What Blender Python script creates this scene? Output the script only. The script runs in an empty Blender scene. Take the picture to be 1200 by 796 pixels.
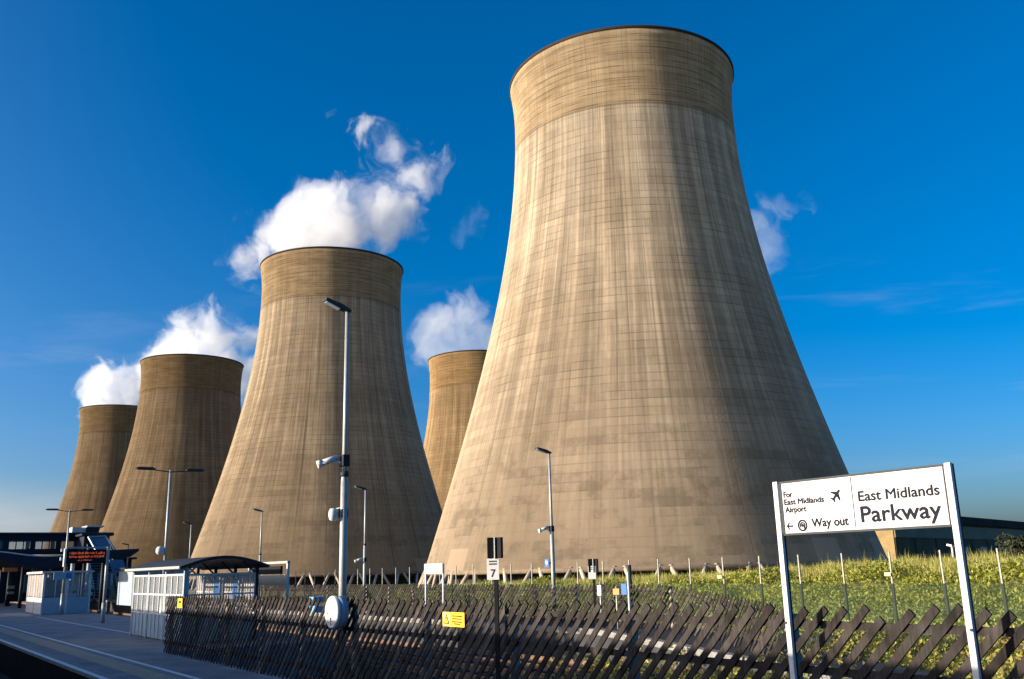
import bpy, bmesh, math, random
import numpy as np
from mathutils import Vector, Matrix, Euler
random.seed(7); RNG = np.random.default_rng(7)
S = bpy.context.scene; COL = S.collection
PI = math.pi; rad = math.radians
TH = rad(34.9)            # the railway runs 34.9 degrees left of the view

# ---------------------------------------------------------------- camera
cam_d = bpy.data.cameras.new('camera'); cam = bpy.data.objects.new('camera', cam_d); COL.objects.link(cam)
FPX, PITCH, ROLL = 1084.0, 0.2418, -0.0265
cam_d.sensor_width = 36; cam_d.lens = FPX*36/1200; cam_d.clip_start = .05; cam_d.clip_end = 20000
F = Vector((0, math.cos(PITCH), math.sin(PITCH))); U0 = Vector((0, -math.sin(PITCH), math.cos(PITCH))); R0 = Vector((1, 0, 0))
Rv = R0*math.cos(ROLL)+U0*math.sin(ROLL); Uv = U0*math.cos(ROLL)-R0*math.sin(ROLL)
m = Matrix((Rv, Uv, -F)).transposed().to_4x4(); m.translation = (0, 0, 2.0); cam.matrix_world = m
S.camera = cam
EYE = Vector((0, 0, 2.0))

# ---------------------------------------------------------------- world, sun, exposure
SUN_AZ, SUN_EL = -103.5, 10.5        # degrees clockwise from +Y, degrees up
def N(nt, typ, ins=None, **at):
    n = nt.nodes.new(typ)
    for k, v in at.items(): setattr(n, k, v)
    for k, v in (ins or {}).items():
        if isinstance(v, bpy.types.NodeSocket): nt.links.new(v, n.inputs[k])
        elif v is not None: n.inputs[k].default_value = v
    return n
W = bpy.data.worlds.new('World'); S.world = W; W.use_nodes = True
wt = W.node_tree; bg = wt.nodes['Background']
sky = N(wt, 'ShaderNodeTexSky', sky_type='NISHITA', sun_disc=False, sun_elevation=rad(SUN_EL), sun_rotation=rad(SUN_AZ),
        altitude=0, air_density=.65, dust_density=3.0, ozone_density=2.8)
hsv = N(wt, 'ShaderNodeHueSaturation', {'Saturation': 1.4, 'Value': 1.0, 'Color': sky.outputs[0]})
# thin cirrus, and the sunward horizon's brightening painted on as a pale low bank
wc = N(wt, 'ShaderNodeTexCoord'); wx = N(wt, 'ShaderNodeSeparateXYZ', {'Vector': wc.outputs['Generated']})
wm = lambda op, a, b=None, c=None: N(wt, 'ShaderNodeMath', {0: a, 1: b, 2: c}, operation=op).outputs[0]
wr = lambda x, a, b, c, d: N(wt, 'ShaderNodeMapRange', {'Value': x, 'From Min': a, 'From Max': b, 'To Min': c, 'To Max': d}, interpolation_type='SMOOTHSTEP').outputs[0]
wv = N(wt, 'ShaderNodeMapping', {'Vector': wc.outputs['Generated']}); wv.inputs['Scale'].default_value = (2.2, 2.2, 16); wv.inputs['Rotation'].default_value = (0, rad(9), 0)
wn = N(wt, 'ShaderNodeTexNoise', {'Vector': wv.outputs[0], 'Scale': 1.6, 'Detail': 7.0, 'Roughness': .6, 'Distortion': .5}).outputs['Fac']
cir = wm('MULTIPLY', wr(wn, .52, .80, 0, .14), wm('MULTIPLY', wr(wx.outputs['Z'], .03, .12, 0, 1), wr(wx.outputs['Z'], .36, .20, 0, 1)))
bank = wm('MULTIPLY', wr(wx.outputs['Z'], .105, .035, 0, 1), wr(wm('MULTIPLY_ADD', wn, .35, wm('MULTIPLY', wx.outputs['X'], -1.0)), .42, .80, 0, .8))
cl = N(wt, 'ShaderNodeMix', {0: wm('MAXIMUM', cir, bank), 6: hsv.outputs[0], 7: (2.9, 2.95, 3.2, 1)}, data_type='RGBA').outputs[2]
wt.links.new(cl, bg.inputs[0]); bg.inputs[1].default_value = 0.127
sun_d = bpy.data.lights.new('sun', 'SUN'); sun = bpy.data.objects.new('sun', sun_d); COL.objects.link(sun)
sun_d.energy = 5.0; sun_d.angle = rad(.5); sun_d.color = (1.0, .87, .69)
sdir = Vector((math.sin(rad(SUN_AZ))*math.cos(rad(SUN_EL)), math.cos(rad(SUN_AZ))*math.cos(rad(SUN_EL)), math.sin(rad(SUN_EL))))
sun.rotation_euler = sdir.to_track_quat('Z', 'Y').to_euler()
S.view_settings.view_transform = 'Standard'; S.view_settings.look = 'None'; S.view_settings.gamma = 1
S.view_settings.use_curve_mapping = False; S.view_settings.exposure = 1.0
S.render.engine = 'CYCLES'; S.cycles.use_denoising = True
S.cycles.max_bounces = 8; S.cycles.volume_bounces = 6; S.cycles.transparent_max_bounces = 24
S.cycles.volume_max_steps = 256

# ---------------------------------------------------------------- station frame: s along the railway, a across it
DV = Vector((-math.sin(TH), math.cos(TH), 0)); NV = Vector((math.cos(TH), math.sin(TH), 0))
def P(s, a, z=0.0): return DV*s+NV*a+Vector((0, 0, z))
def ray(px, py): return F*FPX+Rv*(px-600)+Uv*(398-py)
def at_a(px, py, a):
    v = ray(px, py); q = EYE+v*(a/v.dot(NV)); return q.dot(DV), q.z
def at_s(px, py, s):
    v = ray(px, py); q = EYE+v*(s/v.dot(DV)); return q.dot(NV), q.z
def at_d(px, py, dist):                # point at a forward distance
    v = ray(px, py); return EYE+v*(dist/v.y)

# ---------------------------------------------------------------- materials
def pm(name, col, rough=.6, metal=0.0, var=.15, scale=6.0, bump=0.0, spec=.5, col2=None):
    mt = bpy.data.materials.new(name); mt.use_nodes = True; nt = mt.node_tree; b = nt.nodes['Principled BSDF']
    tc = N(nt, 'ShaderNodeTexCoord')
    no = N(nt, 'ShaderNodeTexNoise', {'Vector': tc.outputs['Object'], 'Scale': scale, 'Detail': 6.0, 'Roughness': .62})
    c1 = tuple(max(0, c*(1-var)) for c in col)+(1,); c2 = (tuple(min(1, c*(1+var)) for c in col) if col2 is None else col2)+(1,)
    rp = N(nt, 'ShaderNodeValToRGB', {'Fac': no.outputs['Fac']})
    rp.color_ramp.elements[0].position = .3; rp.color_ramp.elements[1].position = .7
    rp.color_ramp.elements[0].color = c1; rp.color_ramp.elements[1].color = c2
    nt.links.new(rp.outputs[0], b.inputs['Base Color'])
    b.inputs['Roughness'].default_value = rough; b.inputs['Metallic'].default_value = metal
    b.inputs['Specular IOR Level'].default_value = spec
    if bump:
        bp = N(nt, 'ShaderNodeBump', {'Height': no.outputs['Fac'], 'Strength': bump, 'Distance': .02})
        nt.links.new(bp.outputs[0], b.inputs['Normal'])
    return mt
M = dict(
    galv=pm('galvanised steel', (.31, .32, .31), .5, .2, .12, 9),
    white=pm('white painted steel', (.58, .57, .56), .6, 0, .05, 5, 0, .15),
    offwhite=pm('weathered white panel', (.50, .47, .43), .7, 0, .12, 3, 0, .15),
    dark=pm('dark painted steel', (.022, .025, .032), .6, 0, .25, 5, 0, .15),
    black=pm('black plastic', (.012, .012, .014), .7, 0, .2, 6, 0, .1),
    navy=pm('dark blue cladding', (.018, .024, .04), .6, 0, .2, 2, 0, .12),
    lamphead=pm('lamp head grey', (.05, .055, .06), .6, 0, .2, 8, 0, .1),
    asphalt=pm('platform asphalt', (.185, .195, .21), .85, 0, .32, .9, .25, .2),
    coping=pm('concrete coping', (.22, .21, .20), .85, 0, .25, 2.5, .15, .2),
    linepaint=pm('white line paint', (.72, .71, .68), .6, 0, .15, 3),
    tactile=pm('buff tactile paving', (.33, .26, .18), .8, 0, .2, 4, .2),
    ballast=pm('stained ballast', (.025, .020, .017), .95, 0, .55, 9, .9, .1, (.075, .055, .042)),
    rail=pm('worn rail', (.20, .12, .08), .45, .5, .3, 3),
    sleeper=pm('stained sleeper', (.07, .058, .05), .9, 0, .25, 4),
    wood=pm('dark stained fence timber', (.036, .026, .021), .8, 0, .5, 11, .3, spec=.05, col2=(.085, .062, .048)),
    post=pm('weathered fence post', (.28, .24, .20), .85, 0, .3, 6),
    concpost=pm('concrete fence post', (.36, .34, .30), .85, 0, .15, 4),
    ringbeam=pm('weathered ring beam', (.22, .17, .12), .95, 0, .3, .4, 0, .05),
    concleg=pm('concrete tower leg', (.40, .33, .25), .9, 0, .2, .5),
    darkinfill=pm('dark tower infill', (.025, .022, .02), .95, 0, .3, .3),
    sign=pm('white sign face', (.56, .55, .54), .8, 0, .07, 3, 0, .05),
    ink=pm('dark lettering', (.018, .02, .03), .9, 0, .1, 5, 0, .03),
    yellow=pm('yellow sign face', (.78, .50, .02), .4, 0, .06, 9),
    paleyellow=pm('pale yellow sign face', (.75, .66, .22), .4, 0, .06, 9),
    blue=pm('blue sign face', (.03, .13, .36), .4, 0, .1, 7),
    orange=pm('orange sign face', (.75, .24, .08), .4, 0, .1, 7),
    beige=pm('beige panel', (.55, .45, .30), .6, 0, .15, 5),
    lit=pm('pale glazing panel', (.40, .36, .33), .25, 0, .25, 2, 0, .6),
    palepane=pm('pale window pane', (.82, .80, .74), .25, 0, .15, 1.5, 0, .5),
    bluepanel=pm('blue grey panel', (.30, .36, .42), .5, 0, .12, 3, 0, .2),
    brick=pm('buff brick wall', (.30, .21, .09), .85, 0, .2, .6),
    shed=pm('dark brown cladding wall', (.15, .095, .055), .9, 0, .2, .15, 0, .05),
    shedroof=pm('dark roofing', (.045, .034, .028), .9, 0, .2, .1, 0, .05),
    bandgrey=pm('grey cladding band', (.26, .20, .14), .9, 0, .15, .1, 0, .05),
    bark=pm('bark', (.09, .065, .045), .9, 0, .3, 6, .5),
    traindark=pm('dark train paint', (.03, .025, .06), .3, 0, .1, 1),
    trainglass=pm('train window glass', (.02, .025, .03), .08, 0, .1, 1),
)
def glass(name, tint, alpha):
    mt = bpy.data.materials.new(name); mt.use_nodes = True; nt = mt.node_tree; b = nt.nodes['Principled BSDF']
    b.inputs['Base Color'].default_value = tint+(1,); b.inputs['Roughness'].default_value = .08
    tr = N(nt, 'ShaderNodeBsdfTransparent'); fr = N(nt, 'ShaderNodeMixShader', {'Fac': alpha})
    no = N(nt, 'ShaderNodeTexNoise', {'Scale': 3.0}); nt.links.new(no.outputs['Fac'], b.inputs['Roughness'])
    b.inputs['Roughness'].default_value = .1
    nt.links.new(tr.outputs[0], fr.inputs[1]); nt.links.new(b.outputs[0], fr.inputs[2])
    nt.links.new(fr.outputs[0], nt.nodes['Material Output'].inputs[0]); return mt
def wood_mat():
    mt = bpy.data.materials.new('dark weathered fence boards'); mt.use_nodes = True; nt = mt.node_tree; b = nt.nodes['Principled BSDF']
    tc = N(nt, 'ShaderNodeTexCoord'); geo = N(nt, 'ShaderNodeNewGeometry')
    mp = N(nt, 'ShaderNodeMapping', {'Vector': tc.outputs['Object']}); mp.inputs['Rotation'].default_value = (rad(45), 0, 0); mp.inputs['Scale'].default_value = (30, 34, 2.2)
    g = N(nt, 'ShaderNodeTexNoise', {'Vector': mp.outputs[0], 'Scale': 1.0, 'Detail': 6.0, 'Roughness': .7}).outputs['Fac']
    p = N(nt, 'ShaderNodeTexNoise', {'Vector': tc.outputs['Object'], 'Scale': 3.5, 'Detail': 5.0}).outputs['Fac']
    r = N(nt, 'ShaderNodeValToRGB', {'Fac': geo.outputs['Random Per Island']}); e = r.color_ramp.elements; e[0].color = (.022, .019, .018, 1); e[1].color = (.070, .060, .054, 1); x = e.new(.88); x.color = (.042, .036, .033, 1)
    f_ = N(nt, 'ShaderNodeMath', {0: g, 1: p}, operation='MULTIPLY').outputs[0]
    rr = N(nt, 'ShaderNodeMapRange', {'Value': f_, 'From Min': .14, 'From Max': .38, 'To Min': .55, 'To Max': 1.75}).outputs[0]
    c3 = N(nt, 'ShaderNodeCombineXYZ', {0: rr, 1: rr, 2: rr}).outputs[0]
    col = N(nt, 'ShaderNodeMix', {0: 1.0, 6: r.outputs[0], 7: c3}, data_type='RGBA', blend_type='MULTIPLY').outputs[2]
    nt.links.new(col, b.inputs['Base Color']); b.inputs['Roughness'].default_value = .9; b.inputs['Specular IOR Level'].default_value = .05
    bp = N(nt, 'ShaderNodeBump', {'Height': g, 'Strength': .4, 'Distance': .01}); nt.links.new(bp.outputs[0], b.inputs['Normal']); return mt
M['wood'] = wood_mat()
M['glass'] = glass('clear shelter glazing', (.55, .58, .58), .16)
M['skylight'] = glass('blue stair glazing', (.10, .17, .26), .85)

def led_mat():
    mt = bpy.data.materials.new('orange led segments'); mt.use_nodes = True; b = mt.node_tree.nodes['Principled BSDF']
    b.inputs['Base Color'].default_value = (.2, .04, .01, 1); b.inputs['Emission Color'].default_value = (1, .16, .05, 1)
    b.inputs['Emission Strength'].default_value = .17; return mt
M['led'] = led_mat()

def worn_paint(name, col, under, thr):
    mt = bpy.data.materials.new(name); mt.use_nodes = True; nt = mt.node_tree; b = nt.nodes['Principled BSDF']
    tc = N(nt, 'ShaderNodeTexCoord'); no = N(nt, 'ShaderNodeTexNoise', {'Vector': tc.outputs['Object'], 'Scale': 7.0, 'Detail': 8.0, 'Roughness': .72}).outputs['Fac']
    f_ = N(nt, 'ShaderNodeMapRange', {'Value': no, 'From Min': thr-.06, 'From Max': thr+.06, 'To Min': 0.0, 'To Max': 1.0}).outputs[0]
    nt.links.new(N(nt, 'ShaderNodeMix', {0: f_, 6: col+(1,), 7: under+(1,)}, data_type='RGBA').outputs[2], b.inputs['Base Color']); b.inputs['Roughness'].default_value = .75; return mt
M['linepaint'] = worn_paint('worn white line paint', (.70, .69, .66), (.16, .17, .18), .60)
def mesh_fence_mat():
    mt = bpy.data.materials.new('dull green weldmesh'); mt.use_nodes = True; nt = mt.node_tree; b = nt.nodes['Principled BSDF']
    b.inputs['Base Color'].default_value = (.055, .085, .045, 1); b.inputs['Roughness'].default_value = .8; b.inputs['Specular IOR Level'].default_value = .1
    tc = N(nt, 'ShaderNodeTexCoord'); sx = N(nt, 'ShaderNodeSeparateXYZ', {'Vector': tc.outputs['Object']})
    def bars(sock, per, w):
        a = N(nt, 'ShaderNodeMath', {0: sock, 1: 1/per}, operation='MULTIPLY'); f_ = N(nt, 'ShaderNodeMath', {0: a.outputs[0]}, operation='FRACT')
        return N(nt, 'ShaderNodeMath', {0: f_.outputs[0], 1: w}, operation='LESS_THAN').outputs[0]
    mx = N(nt, 'ShaderNodeMath', {0: bars(sx.outputs['Y'], .05, .13), 1: bars(sx.outputs['Z'], .05, .13)}, operation='MAXIMUM')
    tr = N(nt, 'ShaderNodeBsdfTransparent'); ms = N(nt, 'ShaderNodeMixShader', {0: mx.outputs[0], 1: tr.outputs[0], 2: b.outputs[0]})
    nt.links.new(ms.outputs[0], nt.nodes['Material Output'].inputs[0]); return mt
M['weldmesh'] = mesh_fence_mat()

def leaf_mat(name, cols, transl=.35):
    mt = bpy.data.materials.new(name); mt.use_nodes = True; nt = mt.node_tree; b = nt.nodes['Principled BSDF']
    geo = N(nt, 'ShaderNodeNewGeometry'); rp = N(nt, 'ShaderNodeValToRGB', {'Fac': geo.outputs['Random Per Island']})
    el = rp.color_ramp.elements
    while len(el) < len(cols): el.new(.5)
    for i, c in enumerate(cols): el[i].position = i/(len(cols)-1); el[i].color = c+(1,)
    nt.links.new(rp.outputs[0], b.inputs['Base Color']); b.inputs['Roughness'].default_value = .6
    t = N(nt, 'ShaderNodeBsdfTranslucent', {'Color': rp.outputs[0]}); ms = N(nt, 'ShaderNodeMixShader', {0: transl, 1: b.outputs[0], 2: t.outputs[0]})
    nt.links.new(ms.outputs[0], nt.nodes['Material Output'].inputs[0]); return mt
M['straw'] = leaf_mat('dry yellow grass', [(.36, .34, .07), (.52, .43, .13), (.22, .27, .045), (.44, .38, .09), (.28, .30, .05)])
M['bramble'] = leaf_mat('yellow green scrub', [(.26, .29, .03), (.44, .42, .05), (.08, .11, .02), (.33, .34, .04), (.13, .15, .025)])
M['greens'] = leaf_mat('mid green weeds', [(.22, .28, .05), (.36, .37, .09), (.12, .18, .035), (.40, .38, .11)])
M['weeds'] = leaf_mat('mixed weeds', [(.26, .28, .03), (.42, .38, .05), (.34, .20, .07), (.12, .15, .02), (.38, .32, .07)])
M['treeleaf'] = leaf_mat('dark tree leaves', [(.02, .03, .01), (.035, .045, .015), (.012, .02, .008)], .2)

# ---------------------------------------------------------------- mesh helper
class MB:
    def __init__(self): self.v = []; self.f = []; self.sm = []
    def add(self, vs, fs, smooth=False):
        o = len(self.v); self.v += [tuple(q) for q in vs]; self.f += [tuple(i+o for i in q) for q in fs]; self.sm += [smooth]*len(fs); return self
    def box(self, c, d, rot=None):
        x, y, z = d[0]/2, d[1]/2, d[2]/2; c = Vector(c)
        vs = [Vector(q) for q in ((-x,-y,-z),(x,-y,-z),(x,y,-z),(-x,y,-z),(-x,-y,z),(x,-y,z),(x,y,z),(-x,y,z))]
        if rot is not None:
            R_ = rot if isinstance(rot, Matrix) else Euler(rot).to_matrix(); vs = [R_ @ q for q in vs]
        return self.add([q+c for q in vs], [(0,3,2,1),(4,5,6,7),(0,1,5,4),(1,2,6,5),(2,3,7,6),(3,0,4,7)])
    def bar(self, p, q, w, h):
        p, q = Vector(p), Vector(q); d = q-p; R_ = d.to_track_quat('Y', 'Z').to_matrix()
        return self.box((p+q)/2, (w, d.length, h), R_)
    def tube(self, p, q, r0, r1=None, n=12, caps=True):
        r1 = r0 if r1 is None else r1; p, q = Vector(p), Vector(q); R_ = (q-p).to_track_quat('Z', 'Y').to_matrix()
        vs = [p+R_ @ Vector((r0*math.cos(2*PI*i/n), r0*math.sin(2*PI*i/n), 0)) for i in range(n)]
        vs += [q+R_ @ Vector((r1*math.cos(2*PI*i/n), r1*math.sin(2*PI*i/n), 0)) for i in range(n)]
        self.add(vs, [(i, (i+1) % n, n+(i+1) % n, n+i) for i in range(n)], True)
        if caps: self.add(vs, [tuple(range(n-1, -1, -1)), tuple(range(n, 2*n))])
        return self
    def prism(self, poly, fn, t0, t1, smooth=False):
        """poly of 2-D points; fn(u, v, t) maps to 3-D; extruded from t0 to t1."""
        n = len(poly); vs = [fn(u, v, t0) for u, v in poly]+[fn(u, v, t1) for u, v in poly]
        self.add(vs, [(i, (i+1) % n, n+(i+1) % n, n+i) for i in range(n)], smooth)
        return self.add(vs, [tuple(range(n-1, -1, -1)), tuple(range(n, 2*n))])
    def lathe(self, prof, n=24, c=(0, 0, 0)):
        k = len(prof); vs = [(c[0]+r*math.cos(2*PI*i/n), c[1]+r*math.sin(2*PI*i/n), c[2]+z) for i in range(n) for r, z in prof]
        return self.add(vs, [(i*k+j, ((i+1) % n)*k+j, ((i+1) % n)*k+j+1, i*k+j+1) for i in range(n) for j in range(k-1)], True)
    def build(self, name, mat, parent=None, bevel=0, fix=True):
        me = bpy.data.meshes.new(name); me.from_pydata(self.v, [], self.f); me.update()
        me.polygons.foreach_set('use_smooth', self.sm)
        if fix:
            bm = bmesh.new(); bm.from_mesh(me)
            bmesh.ops.remove_doubles(bm, verts=bm.verts, dist=1e-5); bmesh.ops.recalc_face_normals(bm, faces=bm.faces)
            bm.to_mesh(me); bm.free()
        o = bpy.data.objects.new(name, me); COL.objects.link(o)
        if mat is not None: me.materials.append(mat)
        if parent is not None: o.parent = parent
        if bevel:
            b = o.modifiers.new('bevel', 'BEVEL'); b.width = bevel; b.segments = 2; b.limit_method = 'ANGLE'
        return o
def tag(o, label=None, cat=None, group=None, kind=None):
    if label: o['label'] = label
    if cat: o['category'] = cat
    if group: o['group'] = group
    if kind: o['kind'] = kind
    return o
def thing(name, label, cat, s, a, z=0.0, group=None, rot=TH):
    o = bpy.data.objects.new(name, None); COL.objects.link(o); o.empty_display_size = .2
    o.location = P(s, a, z); o.rotation_euler = (0, 0, rot); return tag(o, label, cat, group)
def copy_tree(o, parent=None):
    c = o.copy(); COL.objects.link(c); c.parent = parent
    for ch in list(o.children): copy_tree(ch, c)
    return c
def numpy_mesh(name, verts, k, mat):
    """verts: (n*k, 3) array, n separate k-gons."""
    n = len(verts)//k; me = bpy.data.meshes.new(name); me.vertices.add(n*k); me.loops.add(n*k); me.polygons.add(n)
    me.vertices.foreach_set('co', np.asarray(verts, np.float32).ravel()); me.loops.foreach_set('vertex_index', np.arange(n*k, dtype=np.int32))
    me.polygons.foreach_set('loop_start', np.arange(0, n*k, k, dtype=np.int32)); me.update(calc_edges=True); me.validate()
    me.materials.append(mat); o = bpy.data.objects.new(name, me); COL.objects.link(o); return o
def leaf_quads(cent, size, flat=.0):
    n = len(cent); a = RNG.normal(size=(n, 3)); a /= np.linalg.norm(a, axis=1)[:, None]
    b = np.cross(a, RNG.normal(size=(n, 3))); b /= np.linalg.norm(b, axis=1)[:, None]
    sz = (size*RNG.uniform(.6, 1.4, n))[:, None]; a = a*sz; b = b*sz*.6
    return np.stack([cent-a, cent-b*.8, cent+a, cent+b*.8], 1).reshape(-1, 3)
def text_mesh(body, size, mat, parent, loc, rot, name='lettering', bold=0.0, align='LEFT', width=None):
    cu = bpy.data.curves.new('text', 'FONT'); cu.body = body; cu.size = size; cu.align_x = align; cu.extrude = .0006
    t = bpy.data.objects.new('text', cu); COL.objects.link(t); dg = bpy.context.evaluated_depsgraph_get()
    me = bpy.data.meshes.new_from_object(t.evaluated_get(dg)); bpy.data.objects.remove(t); bpy.data.curves.remove(cu)
    if width:
        xs = [v.co.x for v in me.vertices]; x0, x1 = min(xs), max(xs); k = width/(x1-x0)
        for v in me.vertices: v.co.x = (v.co.x-x0)*k
    if bold:                                  # thicken the strokes with shifted copies of the glyphs
        bm = bmesh.new(); bm.from_mesh(me); src = list(bm.verts)+list(bm.edges)+list(bm.faces)
        for i, (dx, dy) in enumerate(((bold, 0), (-bold, 0), (0, bold), (0, -bold))):
            d = bmesh.ops.duplicate(bm, geom=src); bmesh.ops.translate(bm, vec=(dx, dy, .00012*(i+1)), verts=[g for g in d['geom'] if isinstance(g, bmesh.types.BMVert)])
        bm.to_mesh(me); bm.free()
    me.materials.clear(); me.materials.append(mat); o = bpy.data.objects.new(name, me); COL.objects.link(o)
    o.parent = parent; o.location = loc; o.rotation_euler = rot; return o

# ================================================================ SETTING
# ---------------------------------------------------------------- ground: one sheet to the horizon
def sst(x, e0, e1):
    t = np.clip((x-e0)/(e1-e0), 0, 1); return t*t*(3-2*t)
def crest(s): return np.interp(s, [-500, 20, 32, 38, 44, 52, 66, 74, 81, 88, 97, 108, 1e5], [1.5, 1.5, 1.4, 1.2, .92, .62, .30, .10, -.05, -.4, -.9, -1.0, -1.0])
def gz(a, s):
    h = crest(s); up = sst(a, 40.5, 52); down = sst(a, 60, 112)
    return -1.0+(h+1.0)*up*(1-down)-3.5*down
def lines(core0, core1, step, far):
    return np.unique(np.concatenate([np.arange(core0, core1+.1, step), [core0-x for x in far], [core1+x for x in far]]))
far = np.array([10, 30, 70, 150, 300, 600, 1200, 2500, 5000, 9000.])
al = lines(-6, 116, 2.0, far); sl = lines(-20, 130, 3.0, far)
A_, S_ = np.meshgrid(al, sl, indexing='ij'); Z_ = gz(A_, S_)
X_ = S_*DV.x+A_*NV.x; Y_ = S_*DV.y+A_*NV.y
gm = MB(); na, ns = A_.shape
gm.v = list(zip(X_.ravel().tolist(), Y_.ravel().tolist(), Z_.ravel().tolist()))
gm.f = [(i*ns+j, (i+1)*ns+j, (i+1)*ns+j+1, i*ns+j+1) for i in range(na-1) for j in range(ns-1)]; gm.sm = [True]*len(gm.f)
M['ground'] = pm('rough grassland', (.17, .17, .05), .95, 0, .4, .35, .3, col2=(.34, .29, .11))
tag(gm.build('ground', M['ground']), kind='structure')

# ---------------------------------------------------------------- platforms, track beds, rails
def sheet(name, quads, z, mat, kind='structure'):
    mb = MB()
    for (s0, s1, a0, a1) in quads: mb.add([P(s0, a0, z), P(s0, a1, z), P(s1, a1, z), P(s1, a0, z)], [(0, 1, 2, 3)])
    return tag(mb.build(name, mat), kind=kind)
def slab(name, poly, z0, z1, mat):
    mb = MB(); mb.prism(poly, lambda u, v, t: P(u, v, t), z0, z1); return tag(mb.build(name, mat), kind='structure')
sheet('track_bed', [(-25, 190, -3.6, 4.6), (-25, 27.2, 7.6, 19.2), (27.2, 190, 12.4, 19.4)], -.96, M['ballast'])
slab('platform', [(-25, 4.44), (190, 4.44), (190, 12.2), (27.4, 12.2), (27.4, 7.35), (-25, 7.35)], -.98, 0.0, M['asphalt'])
mb = MB(); mb.box((0, 0, .04), (.34, 215, .07)); o = mb.build('platform_edge', M['coping']); o.location = P(82.5, 4.55, -.071); o.rotation_euler = (0, 0, TH); tag(o, kind='structure')
slab('platform_wall', [(-25, 4.40), (190, 4.40), (190, 4.438), (-25, 4.438)], -.975, -.06, pm('shade-black platform wall', (.012, .011, .011), .95, 0, .3, 3, 0, .05))  # near-black strip painted in for the shade below the platform edge
sheet('platform_edge_line', [(-25, 190, 4.385, 4.52)], .009, M['linepaint'])
sheet('tactile_strip', [(-25, 190, 5.08, 5.62)], .006, M['tactile'])
mb = MB()
for k in range(150):
    for (a0, a1) in ((4.53, 5.08), (5.62, 5.82)): mb.add([P(-20+k*.9, a0, .004), P(-20+k*.9, a1, .004), P(-19.985+k*.9, a1, .004), P(-19.985+k*.9, a0, .004)], [(0, 1, 2, 3)])
    mb.add([P(-20+k*.9, 5.08, .0095), P(-20+k*.9, 5.62, .0095), P(-19.985+k*.9, 5.62, .0095), P(-19.985+k*.9, 5.08, .0095)], [(0, 1, 2, 3)])
tag(mb.build('paving_joints', M['dark'], fix=False), kind='structure')
sheet('platform_safety_line', [(-25, 190, 5.82, 5.94)], .006, M['linepaint'])
sheet('platform_rear_line', [(33.5, 60, 8.62, 8.72)], .006, M['linepaint'])
# the opposite platform: level, then a ramp that bends towards the near track
mb = MB(); fr = [(190, 19.75, 0), (24, 19.8, 0), (16, 18.3, -.36), (6, 16.0, -.9)]; bk = [(190, 23, 0), (24, 23, 0), (16, 21.0, -.36), (6, 18.5, -.9)]
for i in range(3):
    a0, a1, b1, b0 = P(*fr[i]), P(*fr[i+1]), P(*bk[i+1]), P(*bk[i]); dn = Vector((0, 0, -1.2))
    mb.add([a0, a1, b1, b0, a0+dn, a1+dn, b1+dn, b0+dn], [(0, 1, 2, 3), (0, 4, 5, 1), (3, 2, 6, 7)])
tag(mb.build('opposite_platform', pm('shade-dark asphalt', (.05, .052, .058), .9, 0, .3, 1.0, .2, .1)), kind='structure')  # colour darkened to carry the shade lying on this platform
mb = MB()
for i in range(3):
    p, q = P(*fr[i]), P(*fr[i+1]); k = NV*.28; u = Vector((0, 0, .012)); dn = Vector((0, 0, -.16)); o_ = NV*-.03
    mb.add([p+o_+u, q+o_+u, q+k+u, p+k+u, p+o_+dn, q+o_+dn], [(0, 1, 2, 3), (0, 4, 5, 1)])
tag(mb.build('opposite_platform_edge', M['coping']), kind='structure')
def rails(name, a0, s0=-25, s1=190):
    mb = MB()
    for a in (a0, a0+1.5):
        mb.prism([(-.07, 0), (.07, 0), (.035, .03), (.01, .04), (.01, .11), (.036, .12), (.036, .155), (-.036, .155), (-.036, .12), (-.01, .11), (-.01, .04), (-.035, .03)],
                 lambda u, v, t: P(t, a+u, -.93+v), s0, s1)
    r = mb.build(name, M['rail']); tag(r, kind='structure')
    sm_ = MB()
    for k in range(int((min(s1, 75)-s0)/.7)): sm_.box((a0+.75, s0+k*.7, -.955), (2.5, .25, .1))
    so = sm_.build('sleepers', M['sleeper'], fix=False); so.rotation_euler = (0, 0, TH); tag(so, kind='structure')
rails('rails', 2.25); rails('rails', 9.2, -25, 26); rails('rails', 14.0); rails('rails', 16.9, 8, 190)
# service path along the foot of the bank
sheet('access_path', [(-25, 190, 30.5, 33)], -.985, pm('worn gravel path', (.2, .17, .13), .95, 0, .25, 2, .3))

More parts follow.
